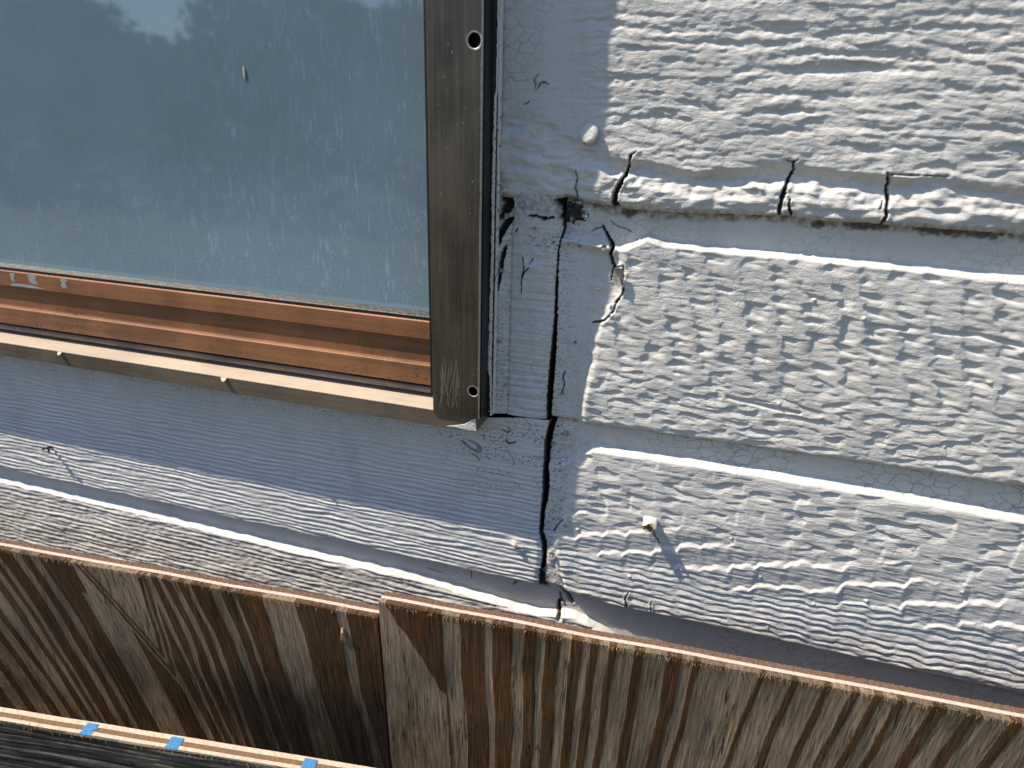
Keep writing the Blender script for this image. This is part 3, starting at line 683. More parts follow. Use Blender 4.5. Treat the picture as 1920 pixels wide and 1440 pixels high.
def h_narrow(U, V):
    at = blank(U)
    rid = ss(60, 45, V)*ss(8, 20, V)
    q = (V+0.8*n2(U/20, V/12, 110))/9.0
    H = -2.0 + 0.35*n2(U/40, V/3.0, 111) + 0.5*fbm(U/14, V/12, 112) - 0.9*rid*ss(0.6, 0.95, np.cos(2*math.pi*q)) + 0.5*n2(U/60, V/2.2, 113)*ss(150, 120, V)
    xl = on_wall(945, 600)[0]
    H = H + 1.6*ss(xl+2, xl-6, U) - 1.2*np.exp(-((U-xl-3)/1.2)**2)       # caulk smeared against the frame
    xr = F_RIGHT(V); H = H - 1.0*ss(5, 0, xr-U)
    H = H + spots_px(U, V, [(1000, 425, 5, 4, 1.3), (985, 415, 6, 3, 1.0), (998, 500, 7, 3, 1.2)])
    H = carve('F', U, V, H, at['dirt'])
    at['crackle'] = 0.35 + 0*U; 
    X1, Z1 = on_wall(1020, 455); at['wear'] = 0.75*np.exp(-((U-X1)/16)**2-((V-Z1)/9)**2) + 0.5*ss(xl+12, xl, U) + 0.5*ss(8, 0, xr-U) + 0.6*ss(14, 6, V)
    at['stain'] = 0.6*ss(150, 165, V)
    return H, at
XF = np.linspace(on_wall(918, 600)[0], on_wall(1040, 600)[0], 110)
plank('filler_strip', 'narrow split strip between the window frame and the black joint', XF, lambda X: A_LIP(X)+6, px_curve([(900, 770), (940, 777), (985, 785), (1030, 790), (1060, 793)]), h_narrow, right=F_RIGHT, vstep=0.55, back=15.0)

def h_left(U, V):
    at = blank(U); zb = G_LIP(U)
    tx = tex_combed(U, V, 120, 4.4, 0.5)
    fade = 0.45+0.55*ss(-15, -60, V)
    e = V-zb; xr = G_RIGHT(V)
    H = tx*fade - 0.4 + 0.3*n2(U/90, V/40, 126)
    H = H - 2.0*(1-np.sqrt(np.clip(1-np.clip((3.5-e)/3.5, 0, 1)**2, 0, 1))) - 1.2*ss(5, 0, xr-U)
    H = H + spots_px(U, V, [(970, 1022, 5, 5, 1.6), (965, 1018, 2.2, 2.5, 1.3), (978, 1030, 2.5, 2.5, 1.0), (890, 840, 6, 4, 1.0), (300, 790, 6, 5, 0.35)]) 
    H = H - 2.5*ss(0, 10, V)*0
    H = carve('G', U, V, H, at['dirt'])
    at['crackle'] = 0.05+0*U
    at['wear'] = np.clip(0.6*ss(-32, -6, V+6*n2(U/30, V/20, 127)) + 0.85*ss(-70, 25, U)*ss(-85, -30, V+9*n2(U/14, V/12, 128)), 0, 1)*ss(-0.25, 0.35, n2(U/22, V/9, 129)+0.25)
    return H, at
XG = graded(-1600, on_wall(1018, 900)[0], FX0, 60, 0.8)
plank('siding_plank', 'combed siding plank under the window sill, half in shade', XG, px_curve([(-400, 590), (0, 640), (500, 724), (905, 783), (985, 784), (1030, 789), (1060, 792)]), G_LIP, h_left, right=G_RIGHT, vstep=0.6, back=15.0)

# plain laps further down and the hidden board behind everything
for zt0 in (-292.0, -445.0, -598.0):
    def h_far(U, V, zt0=zt0):
        at = blank(U); H = lap_profile(V, V*0+zt0-153, zt0-20, LAP) + tex_combed(U, V, 130, 6, 0.6)*ss(0, 6, zt0-20-V)
        return H, at
    plank('siding_plank', None, np.linspace(-1600, 900, 420), zt0+10, lambda X, z=zt0: 0*X + max(z-153.0, -700.0), h_far, vstep=4.0, back=15.0)
bm = bmesh.new()
for x0, x1, z0, z1 in ((-1600, 900, -700, 4), (-20, 900, 4, 420), (-1600, -985, 4, 420)):
    box_bm(bm, ((x0+x1)*0.0005, 0.028, (z0+z1)*0.0005+ZO), ((x1-x0)*0.001, 0.02, (z1-z0)*0.001))
link('sheathing', from_bm('sheathing', bm), M_SHEATH, WALL)

# ------------------------------------------------------------------ the window
WIN = empty('window', (0, 0, ZO), 'bronze aluminium window with fogged, lime-streaked glass and orange bottom rail', 'window')
STILE_Y = -23.8; FIN_Y = -6.0; SILL_Y = -22.6
sxl = on_wall(798, 10, STILE_Y)[0]; sxr = on_wall(906, 10, STILE_Y)[0]
szb = on_wall(850, 779, STILE_Y)[1]
SX_TOP = 420.0
def stile_mesh(name, xl, xr, zb, zt, holes, fin=True):
    bm = bmesh.new()
    def V(x, y, z): return bm.verts.new((x*0.001, y*0.001, z*0.001+ZO))
    # face with punched holes
    outer = [V(xl+0.6, STILE_Y, zb), V(xr-0.6, STILE_Y, zb), V(xr-0.6, STILE_Y, zt), V(xl+0.6, STILE_Y, zt)]
    edges = [bm.edges.new((outer[i], outer[(i+1) % 4])) for i in range(4)]
    rims = []
    for hx, hz, r in holes:
        ring = [V(hx+r*math.cos(a)*(1+0.05*math.sin(3*a)), STILE_Y, hz+r*math.sin(a)*(1+0.04*math.cos(2*a))) for a in np.linspace(0, 2*math.pi, 28, endpoint=False)]
        edges += [bm.edges.new((ring[i], ring[(i+1) % len(ring)])) for i in range(len(ring))]; rims.append(ring)
    bmesh.ops.triangle_fill(bm, edges=edges, use_beauty=True, use_dissolve=False)
    for f in list(bm.faces):
        c = f.calc_center_median()
        for hx, hz, r in holes:
            if math.hypot(c.x*1000-hx, (c.z-ZO)*1000-hz) < r*0.7: bm.faces.remove(f); break
    for ring in rims:
        back = [bm.verts.new((v.co.x, STILE_Y*0.001+0.0022, v.co.z)) for v in ring]
        for i in range(len(ring)):
            bm.faces.new((ring[i], ring[(i+1) % len(ring)], back[(i+1) % len(ring)], back[i]))
    # side walls and the nailing fin
    prof = [(xr-0.6, STILE_Y), (xr, STILE_Y+0.6), (xr, FIN_Y)] + ([(xr+3.9, FIN_Y), (xr+3.9, 6.0)] if fin else [(xr, 6.0)])
    prof_l = [(xl+0.6, STILE_Y), (xl, STILE_Y+0.6), (xl, 8.0)]
    for pr in (prof, prof_l):
        a = [V(x, y, zb) for x, y in pr]; b = [V(x, y, zt) for x, y in pr]
        for i in range(len(pr)-1): bm.faces.new((a[i], a[i+1], b[i+1], b[i]))
    # closed lower end
    e = [V(xl+0.6, STILE_Y, zb), V(xr-0.6, STILE_Y, zb), V(xr, STILE_Y+0.6, zb), V(xr, 6, zb), V(xl, 6, zb), V(xl, STILE_Y+0.6, zb)]
    bm.faces.new(e)
    bmesh.ops.remove_doubles(bm, verts=bm.verts, dist=0.00002)
    return from_bm(name, bm)
HOLES = []
for hpx, hpy, r in ((896, 76, 4.2), (889, 734, 3.6)):
    hx, hz = on_wall(hpx, hpy, STILE_Y); HOLES.append((min(hx, sxr-r-0.9), hz, r))
STILE = link('frame_stile', stile_mesh('frame_stile', sxl, sxr, szb, SX_TOP, HOLES), M_BRONZE, WIN, 'wide bronze upright with two empty screw holes')
for hx, hz, r in HOLES:
    bm = bmesh.new()
    n = 28; R0, R1 = r*0.98, r*1.22
    a = [bm.verts.new(((hx+R0*math.cos(t)*0.98)*0.001, (STILE_Y-0.25)*0.001, (hz+R0*math.sin(t))*0.001+ZO)) for t in np.linspace(0, 2*math.pi, n, endpoint=False)]
    b = [bm.verts.new(((hx+(R1+0.25*math.sin(5*t))*math.cos(t))*0.001, (STILE_Y-0.02)*0.001, (hz+(R1+0.2*math.sin(4*t))*math.sin(t))*0.001+ZO)) for t in np.linspace(0, 2*math.pi, n, endpoint=False)]
    c = [bm.verts.new((v.co.x, (STILE_Y+0.3)*0.001, v.co.z)) for v in a]
    for i in range(n):
        j = (i+1) % n; bm.faces.new((a[i], a[j], b[j], b[i])); bm.faces.new((c[i], c[j], a[j], a[i]))
    link('screw_hole_rim', from_bm('screw_hole_rim', bm, True), M_SCRATCH, STILE)
    bm = bmesh.new(); box_bm(bm, (hx*0.001, -0.010, hz*0.001+ZO), (r*2.2*0.001, 0.012, r*2.2*0.001))
    link('screw_hole_shaft', from_bm('screw_hole_shaft', bm), M_BLACK, STILE)
# black sheet painting in the shade of the upright's outer side, with a worn bright arris
bm = bmesh.new(); box_bm(bm, ((sxr+0.35)*0.001, (STILE_Y+FIN_Y)*0.0005+0.0012, (szb+SX_TOP)*0.0005+ZO), (0.0005, (FIN_Y-STILE_Y-3.2)*0.001, (SX_TOP-szb)*0.001))
link('side_shade_sheet', from_bm('side_shade_sheet', bm), M_SIDESHADE, STILE)
zs = np.linspace(szb, SX_TOP, 500); wr = 0.42 + 0.35*n2(zs/18, zs*0, 140) + 0.25*n2(zs/4, zs*0, 141)
wr = np.clip(wr*ss(20, 60, zs)*(0.4+0.6*ss(-0.3, 0.3, n2(zs/60, zs*0, 143))) + 0.12, 0.05, 1.1)
P = np.stack([np.stack([(sxr-0.55-wr)*0.001, 0*zs+(STILE_Y-0.06)*0.001, zs*0.001+ZO], -1), np.stack([0*zs+(sxr-0.5)*0.001, 0*zs+(STILE_Y-0.1)*0.001, zs*0.001+ZO], -1),
              np.stack([0*zs+(sxr+0.12)*0.001, 0*zs+(STILE_Y+0.75)*0.001, zs*0.001+ZO], -1)], 0)
link('worn_edge', grid_mesh('worn_edge', P), M_SCRATCH, STILE)
# dark rubber against the glass
bm = bmesh.new(); box_bm(bm, ((sxl-0.9)*0.001, -0.012, (szb+14+SX_TOP)*0.0005+ZO), (0.0018, 0.022, (SX_TOP-szb-14)*0.001))
link('glazing_gasket', from_bm('glazing_gasket', bm), M_BLACK, WIN)

# horizontal members, read at one upright line of the picture
XL = -985.0
def zat(py, y, px=400): return on_wall(px, py, y)[1]
SILL_TOP = zat(704, SILL_Y); SILL_BOT = zat(731, SILL_Y)
sill_end = on_wall(893, 800, SILL_Y)[0]
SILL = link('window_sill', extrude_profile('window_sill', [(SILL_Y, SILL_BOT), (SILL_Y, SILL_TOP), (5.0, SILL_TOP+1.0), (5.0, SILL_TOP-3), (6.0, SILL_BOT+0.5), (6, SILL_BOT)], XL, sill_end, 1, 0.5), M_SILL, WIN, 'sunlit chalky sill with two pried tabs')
link('sill_ledge', extrude_profile('sill_ledge', [(SILL_Y-0.15, SILL_TOP-0.6), (SILL_Y-0.15, SILL_TOP+0.25), (4.8, SILL_TOP+1.7), (4.8, SILL_TOP+0.7)], XL, sxl+18, 1, 0.2), M_LITCHALK, SILL, 'chalky top of the sill, sunlight painted in')
z = SILL_TOP+1.0
zk0, zk1 = zat(677, -6.0), zat(666, -6.0)
prof_track = [(1.5, zk0+0.5), (-5.2, zk0), (-6.0, zk0+0.7), (-6.0, zk1-0.9), (-5.0, zk1), (1.5, zk1)]
link('track', extrude_profile('track', prof_track, XL, sxl+3, 1, 0.3), M_TRACK, WIN, 'grey worn metal track')
zr0 = zat(663, -7.0); zr1 = zat(631, -7.0); zr2 = zat(627, -3.2); zr3 = zat(585, -5.8); zr4 = zat(556, -5.8)
gl_z = zat(541, 0.0)
RAIL = [(1.0, zr0), (-7.0, zr0), (-7.0, zr1), (-6.6, zr1+0.5), (-3.2, zr2-0.3), (-2.6, zr2+1.0), (-2.6, zr3-0.5), (-5.8, zr3), (-5.8, zr4), (-5.2, zr4+0.8), (-3.6, zr4+1.0), (-3.6, gl_z-6), (1.0, gl_z-6)]
link('bottom_rail', extrude_profile('bottom_rail', RAIL, XL, sxl+4, 1, 0.12), M_COPPER, WIN, 'orange bronze sash rail with a bright ridge')
gt = zat(546, -4.2); gk = [(-4.6, zr4+0.9), (-4.6, gt-0.6), (-4.0, gt), (-0.2, gt+2.2), (1.2, gt+2.2), (1.2, zr4)]
link('glazing_gasket', extrude_profile('glazing_gasket', gk, XL, sxl+3, 1, 0.25), M_BLACK, WIN)
# rounded lower corner of the rubber
bm = bmesh.new(); cx, cz, r = sxl-1.6, gt+1.4, 5.0
pts = [(cx, cz)] + [(cx-r+r*math.cos(a), cz+r+r*math.sin(a)) for a in np.linspace(0, -math.pi/2, 9)]
f0 = [bm.verts.new((x*0.001, -0.0016, zz*0.001+ZO)) for x, zz in pts]; f1 = [bm.verts.new((x*0.001, 0.0008, zz*0.001+ZO)) for x, zz in pts]
bm.faces.new(f0); bm.faces.new(f1[::-1])
for i in range(len(pts)): bm.faces.new((f0[i], f0[(i+1) % len(pts)], f1[(i+1) % len(pts)], f1[i]))
link('gasket_corner', from_bm('gasket_corner', bm), M_BLACK, WIN)
# pane and the room behind it
bm = bmesh.new(); bmesh.ops.create_grid(bm, x_segments=2, y_segments=2, size=0.5)
for v in bm.verts:
    v.co = Vector((XL*0.001 + (sxl+2-XL)*0.001*(v.co.x+0.5), 0.0, (gl_z-3)*0.001+ZO + (SX_TOP-gl_z+3)*0.001*(v.co.y+0.5)))
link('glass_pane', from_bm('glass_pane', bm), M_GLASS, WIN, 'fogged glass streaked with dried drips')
bm = bmesh.new()
x0, x1, y0, y1, z0, z1 = -1.3, 0.2, 0.06, 1.6, ZO-0.4, ZO+0.75
vs = [bm.verts.new(p) for p in ((x0, y0, z0), (x1, y0, z0), (x1, y1, z0), (x0, y1, z0), (x0, y0, z1), (x1, y0, z1), (x1, y1, z1), (x0, y1, z1))]
for q in ((0, 1, 2, 3), (4, 5, 6, 7), (1, 2, 6, 5), (2, 3, 7, 6), (3, 0, 4, 7)): bm.faces.new([vs[i] for i in q])
room = link('room_interior', from_bm('room_interior', bm), M_ROOM); room['kind'] = 'structure'
# head and far jamb close the frame
link('head_rail', extrude_profile('head_rail', [(STILE_Y, SX_TOP-0.5), (STILE_Y, SX_TOP+38), (6, SX_TOP+38), (6, SX_TOP-0.5)], XL-40, sxr+3.9, 1, 0.5), M_BRONZE, WIN)
link('frame_stile', stile_mesh('frame_stile', XL-38, XL, szb, SX_TOP, [], False), M_BRONZE, WIN)
# pried tabs on the sill edge
for tx, ty, s in ((112, 659, 1.0), (420, 710, 1.15)):
    X, Z = on_wall(tx, ty, SILL_Y)
    bm = bmesh.new()
    pts = [(-3*s, 0.6, -1.0), (2.4*s, 0.6, -0.6), (3.0*s, -2.6*s, -2.4), (1.4*s, -3.4*s, -3.2), (-0.8*s, -2.2*s, -2.6)]
    a = [bm.verts.new(((X+x)*0.001, (SILL_Y+y)*0.001, (SILL_TOP+zz+1.0)*0.001+ZO)) for x, y, zz in pts]
    b = [bm.verts.new((v.co.x, v.co.y, v.co.z-0.0006)) for v in a]
    bm.faces.new(a); bm.faces.new(b[::-1])
    for i in range(5): bm.faces.new((a[i], a[(i+1) % 5], b[(i+1) % 5], b[i]))
    link('pried_tab', from_bm('pried_tab', bm), M_LITCHALK, SILL)
# white paint slopped on the sill's end
def blob_sheet(name, outline, y, mat, parent, thick=0.5, seed=3):
    """thin irregular patch: outline in picture points on plane y"""
    bm = bmesh.new(); pts = [on_wall(a, b, y) for a, b in outline]
    cx = sum(p[0] for p in pts)/len(pts); cz = sum(p[1] for p in pts)/len(pts)
    n = len(pts)
    f = [bm.verts.new((x*0.001, (y-thick*0.3)*0.001, zz*0.001+ZO)) for x, zz in pts]
    m = [bm.verts.new(((cx+(x-cx)*0.75)*0.001, (y-thick)*0.001, (cz+(zz-cz)*0.75)*0.001+ZO)) for x, zz in pts]
    b = [bm.verts.new((x*0.001, (y+0.3)*0.001, zz*0.001+ZO)) for x, zz in pts]
    for i in range(n):
        j = (i+1) % n; bm.faces.new((f[i], f[j], m[j], m[i])); bm.faces.new((b[i], b[j], f[j], f[i]))
    bm.faces.new(m)
    return link(name, from_bm(name, bm), mat, parent)
blob_sheet('paint_smear', [(836, 799), (858, 797), (872, 795), (884, 787), (892, 785), (893, 809), (880, 808), (862, 804)], SILL_Y-0.05, M_CAULK, SILL, 0.3)
# worn paint flakes on the orange rail near the left edge of the picture
for out in ([(18, 513), (23, 512), (28, 515), (26, 521), (29, 529), (22, 527), (20, 520)], [(51, 516), (60, 515), (68, 518), (67, 526), (72, 534), (62, 533), (55, 529), (54, 522)], [(112, 524), (120, 523), (126, 526), (123, 532), (127, 540), (118, 541), (114, 536), (116, 530)], [(20, 532), (40, 533), (60, 536), (84, 542), (60, 541), (40, 538), (22, 536)]):
    blob_sheet('paint_flake', out, -5.82, mat_plain('pale_grey_flake', (0.30, 0.31, 0.30), 0.7) if 'pale_grey_flake' not in bpy.data.materials else bpy.data.materials['pale_grey_flake'], WIN, 0.12)
# scratches scribed into the upright near its foot
rs = random.Random(4)
bm = bmesh.new()
for k in range(13):
    x0 = 826 + rs.random()*34; y0 = 668 + rs.random()*50; y1 = min(y0 + 40 + rs.random()*50, 764); dx = -12+rs.random()*16
    prev = None
    for i in range(9):
        t = i/8; X, Z = on_wall(x0+dx*t*t+3*math.sin(t*3+k), y0+(y1-y0)*t, STILE_Y); w = 0.10
        a = bm.verts.new(((X-w)*0.001, (STILE_Y-0.04)*0.001, Z*0.001+ZO)); b = bm.verts.new(((X+w)*0.001, (STILE_Y-0.04)*0.001, Z*0.001+ZO))
        if prev: bm.faces.new((prev[0], prev[1], b, a))
        prev = (a, b)
link('scribed_scratch', from_bm('scribed_scratch', bm), M_SCRATCH, STILE)

X, Z = on_wall(457, 137, -1); bm = bmesh.new(); bmesh.ops.create_uvsphere(bm, u_segments=10, v_segments=8, radius=1.0)
for v in bm.verts: v.co = Vector(((X+v.co.x*0.9)*0.001, (-0.4+v.co.y*0.4)*0.001, (Z+v.co.z*4.2*(1-0.15*v.co.x))*0.001+ZO))
seed = link('dry_seed', from_bm('dry_seed', bm, True), mat_plain('yellow_seed_husk', (0.50, 0.42, 0.22), 0.7, 0, 0.3, 900, 0.3))
seed['label'] = 'tiny yellow seed husk stuck on the window glass'; seed['category'] = 'seed'
# old caulk between fin and siding: crusty, uneven, broken away in places
def caulk():
    zs = np.arange(szb-4, SX_TOP, 0.5); ts = np.linspace(0, 1, 15)
    Z, T = np.meshgrid(zs, ts, indexing='ij')
    py = np.array([z for z in zs])
    z170 = on_wall(930, 170)[1]; z360 = on_wall(930, 340)[1]; z690 = on_wall(925, 690)[1]; z500 = on_wall(930, 520)[1]
    amt = np.interp(zs, [szb-4, z690-8, z690+2, z500-20, z500+20, z360, z170-4, z170+3, SX_TOP], [0.55, 0.75, 1.7, 1.45, 1.1, 1.25, 0.9, 0.35, 0.25])
    amt = amt + 0.35*n2(zs/7, zs*0, 151) + 0.22*n2(zs/2.0, zs*0, 152)
    amt = np.clip(amt, 0.12, 2.4)[:, None]
    x0 = sxr+3.9; wid = 0.9
    X = x0 - amt*2.0*(1-T)**1.3 + wid*T
    Y = -(7.2 + 0.9*amt*np.sin(T*math.pi*0.9) - 7.0*T**1.4 + 0.35*n2(Z/1.6, T*7, 153)*amt + 0.2*n2(Z/0.8, T*12, 154))
    P = np.stack([X*0.001, Y*0.001, Z*0.001+ZO], -1)
    at = blank(X); crust = n2(Z/4, T*5, 155) + 0.6*n2(Z/1.3, T*9, 156)
    at['dirt'] = ss(0.45, 0.7, crust)*ss(z170+10, z170-10, Z)*0.9
    at['wear'] = 0.5+0*X
    link('caulk_bead', grid_mesh('caulk_bead', P, at), M_CRUST, WIN, 'crusty white caulk along the frame')
caulk()

# ------------------------------------------------------------------ small things fixed in the siding
def stub(px, py, y=0):
    X, Z = on_wall(px, py, y); bm = bmesh.new(); n = 16; rings = []; rg = random.Random(12)
    for k, (r, out) in enumerate(((5.2, -1.0), (5.0, 4.0), (5.4, 8.0), (5.2, 9.6))):
        rings.append([bm.verts.new(((X+r*1.0*math.cos(a)*(1+0.14*math.sin(3*a+k)))*0.001, -(out+(1.3*math.sin(3*a+1)+rg.uniform(-.8, .8))*(k > 1))*0.001,
                                    (Z+r*0.62*math.sin(a)*(1+0.16*math.cos(2*a+1.3*k)) - out*0.1)*0.001+ZO)) for a in np.linspace(0, 2*math.pi, n, endpoint=False)])
    for a, b in zip(rings[:-1], rings[1:]):
        for i in range(n): bm.faces.new((a[i], a[(i+1) % n], b[(i+1) % n], b[i]))
    o = link('torn_stub', from_bm('torn_stub', bm, True), M_CAULK, WALL, 'torn hollow stub sticking out of the lower plank')
    bm = bmesh.new(); rings = []
    for k, (r, out) in enumerate(((5.0, 8.6), (4.2, 9.8), (3.4, 8.6), (2.4, 6.2), (1.0, 5.0))):
        rings.append([bm.verts.new(((X+r*math.cos(a)*(1+0.14*math.sin(3*a+2)))*0.001, -(out+(0.9*math.sin(3*a+1)+rg.uniform(-.9, .9))*(k < 3))*0.001,
                                    (Z+r*0.62*math.sin(a) - out*0.1)*0.001+ZO)) for a in np.linspace(0, 2*math.pi, n, endpoint=False)])
    for a, b in zip(rings[:-1], rings[1:]):
        for i in range(n): bm.faces.new((a[i], a[(i+1) % n], b[(i+1) % n], b[i]))
    bm.faces.new(rings[-1]); link('fibrous_core', from_bm('fibrous_core', bm), M_TORN, o)
stub(1219, 975)
def tube(bm, pts, r, n=7):
    rings = []
    for i, p in enumerate(pts):
        p = Vector(p); d = (Vector(pts[min(i+1, len(pts)-1)]) - Vector(pts[max(i-1, 0)])).normalized()
        a = d.orthogonal().normalized(); b = d.cross(a); rr = r[i] if isinstance(r, (list, tuple)) else r
        rings.append([bm.verts.new(p + (a*math.cos(t) + b*math.sin(t))*rr) for t in np.linspace(0, 2*math.pi, n, endpoint=False)])
    for a, b in zip(rings[:-1], rings[1:]):
        for i in range(n): bm.faces.new((a[i], a[(i+1) % n], b[(i+1) % n], b[i]))
    bm.faces.new(rings[0][::-1]); bm.faces.new(rings[-1])
X, Z = on_wall(96, 838); bm = bmesh.new()
pt = lambda dx, out, dz: ((X+dx)*0.001, -out*0.0007, (Z+dz)*0.001+ZO)
tube(bm, [pt(0, -1, 0), pt(-0.5, 4, 0.3), pt(-1, 8, 0.8), pt(0, 11, 2.2), pt(2.2, 12, 3.2), pt(4.2, 11, 2.4), pt(4.8, 9, 0.8)], [0.0013, 0.0013, 0.0012, 0.001, 0.0009, 0.0008, 0.0005])
tube(bm, [pt(0, 5, 0), pt(2, 7, -1.6), pt(2.6, 8, -3.4)], [0.0014, 0.0012, 0.0006])
tube(bm, [pt(-1.5, 7, 1.5), pt(-2.8, 9, 0.6), pt(-3.0, 9.5, -0.6)], [0.0013, 0.0016, 0.0008])
link('bent_nail', from_bm('bent_nail', bm, True), M_RUST, WALL, 'rusty bent nail sticking out under the sill')
X, Z = on_wall(1104, 250, -2); bm = bmesh.new(); rings = []
for r, out in ((6.2, -1.0), (6.0, 0.9), (5.2, 1.7), (2.6, 2.0)):
    rings.append([bm.verts.new(((X+r*0.95*math.cos(a)+0.18*math.sin(3*a))*0.001, -(out - 0.30*r*math.sin(a) + 1.4 + 0.10*r*math.cos(a))*0.001, (Z+r*math.sin(a))*0.001+ZO)) for a in np.linspace(0, 2*math.pi, 22, endpoint=False)])
for a, b in zip(rings[:-1], rings[1:]):
    for i in range(22): bm.faces.new((a[i], a[(i+1) % 22], b[(i+1) % 22], b[i]))
bm.faces.new(rings[-1])
link('nail_head', from_bm('nail_head', bm, True), M_CAULK, WALL, 'round painted nail head at the edge of the shadow')
# flake of paint lifted from the upper plank, tongue of paint in the middle one
def flake(pts, mat, label):
    bm = bmesh.new(); f = []; 
    for a, b, out in pts:
        X, Z = on_wall(a, b, -out); f.append(bm.verts.new((X*0.001, -out*0.001, Z*0.001+ZO)))
    cxp = sum((v.co for v in f), Vector())/len(f); c = bm.verts.new(cxp + Vector((0, -0.0018, 0)))
    for i in range(len(f)): bm.faces.new((f[i], f[(i+1) % len(f)], c))
    r = bmesh.ops.solidify(bm, geom=bm.faces[:], thickness=0.0004)
    me = from_bm('paint_flake', bm, True)
    for k in ('dirt', 'wear', 'crackle', 'stain'): me.attributes.new(k, 'FLOAT', 'POINT')
    link('paint_flake', me, M_PAINT, WALL, label)
flake([(1151, 503, 1.0), (1168, 505, 1.6), (1169, 520, 2.2), (1168, 538, 2.6), (1158, 537, 1.8), (1149, 528, 1.0)], M_PAINT, 'loose paint tongue by the jagged crack')

rf = random.Random(21)
for fx, fy, rr, lift in ((980, 382, 9, 4.5), (950, 404, 7, 4), (1003, 428, 5, 1.6), (1066, 456, 4, 2.2), (1086, 462, 4, 2.6), (1072, 409, 6, 3.0), (1100, 404, 7, 3.2), (1046, 399, 5, 3), (1122, 541, 5, 2.6), (1078, 642, 4, 1.8),
                         (1054, 738, 5, 1.8), (1062, 812, 8, 2.2), (1038, 832, 5, 2.0), (1034, 1040, 7, 2.6), (1031, 1062, 6, 2.2), (966, 1022, 7, 2.8), (972, 1030, 5, 2.4), (936, 640, 5, 2.5), (940, 506, 6, 3.2), (1132, 466, 7, 3.0), (1060, 985, 4, 1.8), (948, 722, 3, 1.5), (898, 842, 7, 1.8), (1008, 858, 4, 1.5)):
    k = rf.randint(5, 7); ph = rf.random()*6
    flake([(fx+rr*math.cos(ph+6.283*q/k)*rf.uniform(0.6, 1.25), fy+rr*math.sin(ph+6.283*q/k)*rf.uniform(0.5, 1.1), max(0.0, lift*(0.45+0.5*math.sin(ph+6.283*q/k))*rf.uniform(0.6, 1.2))) for q in range(k)], M_PAINT, None)

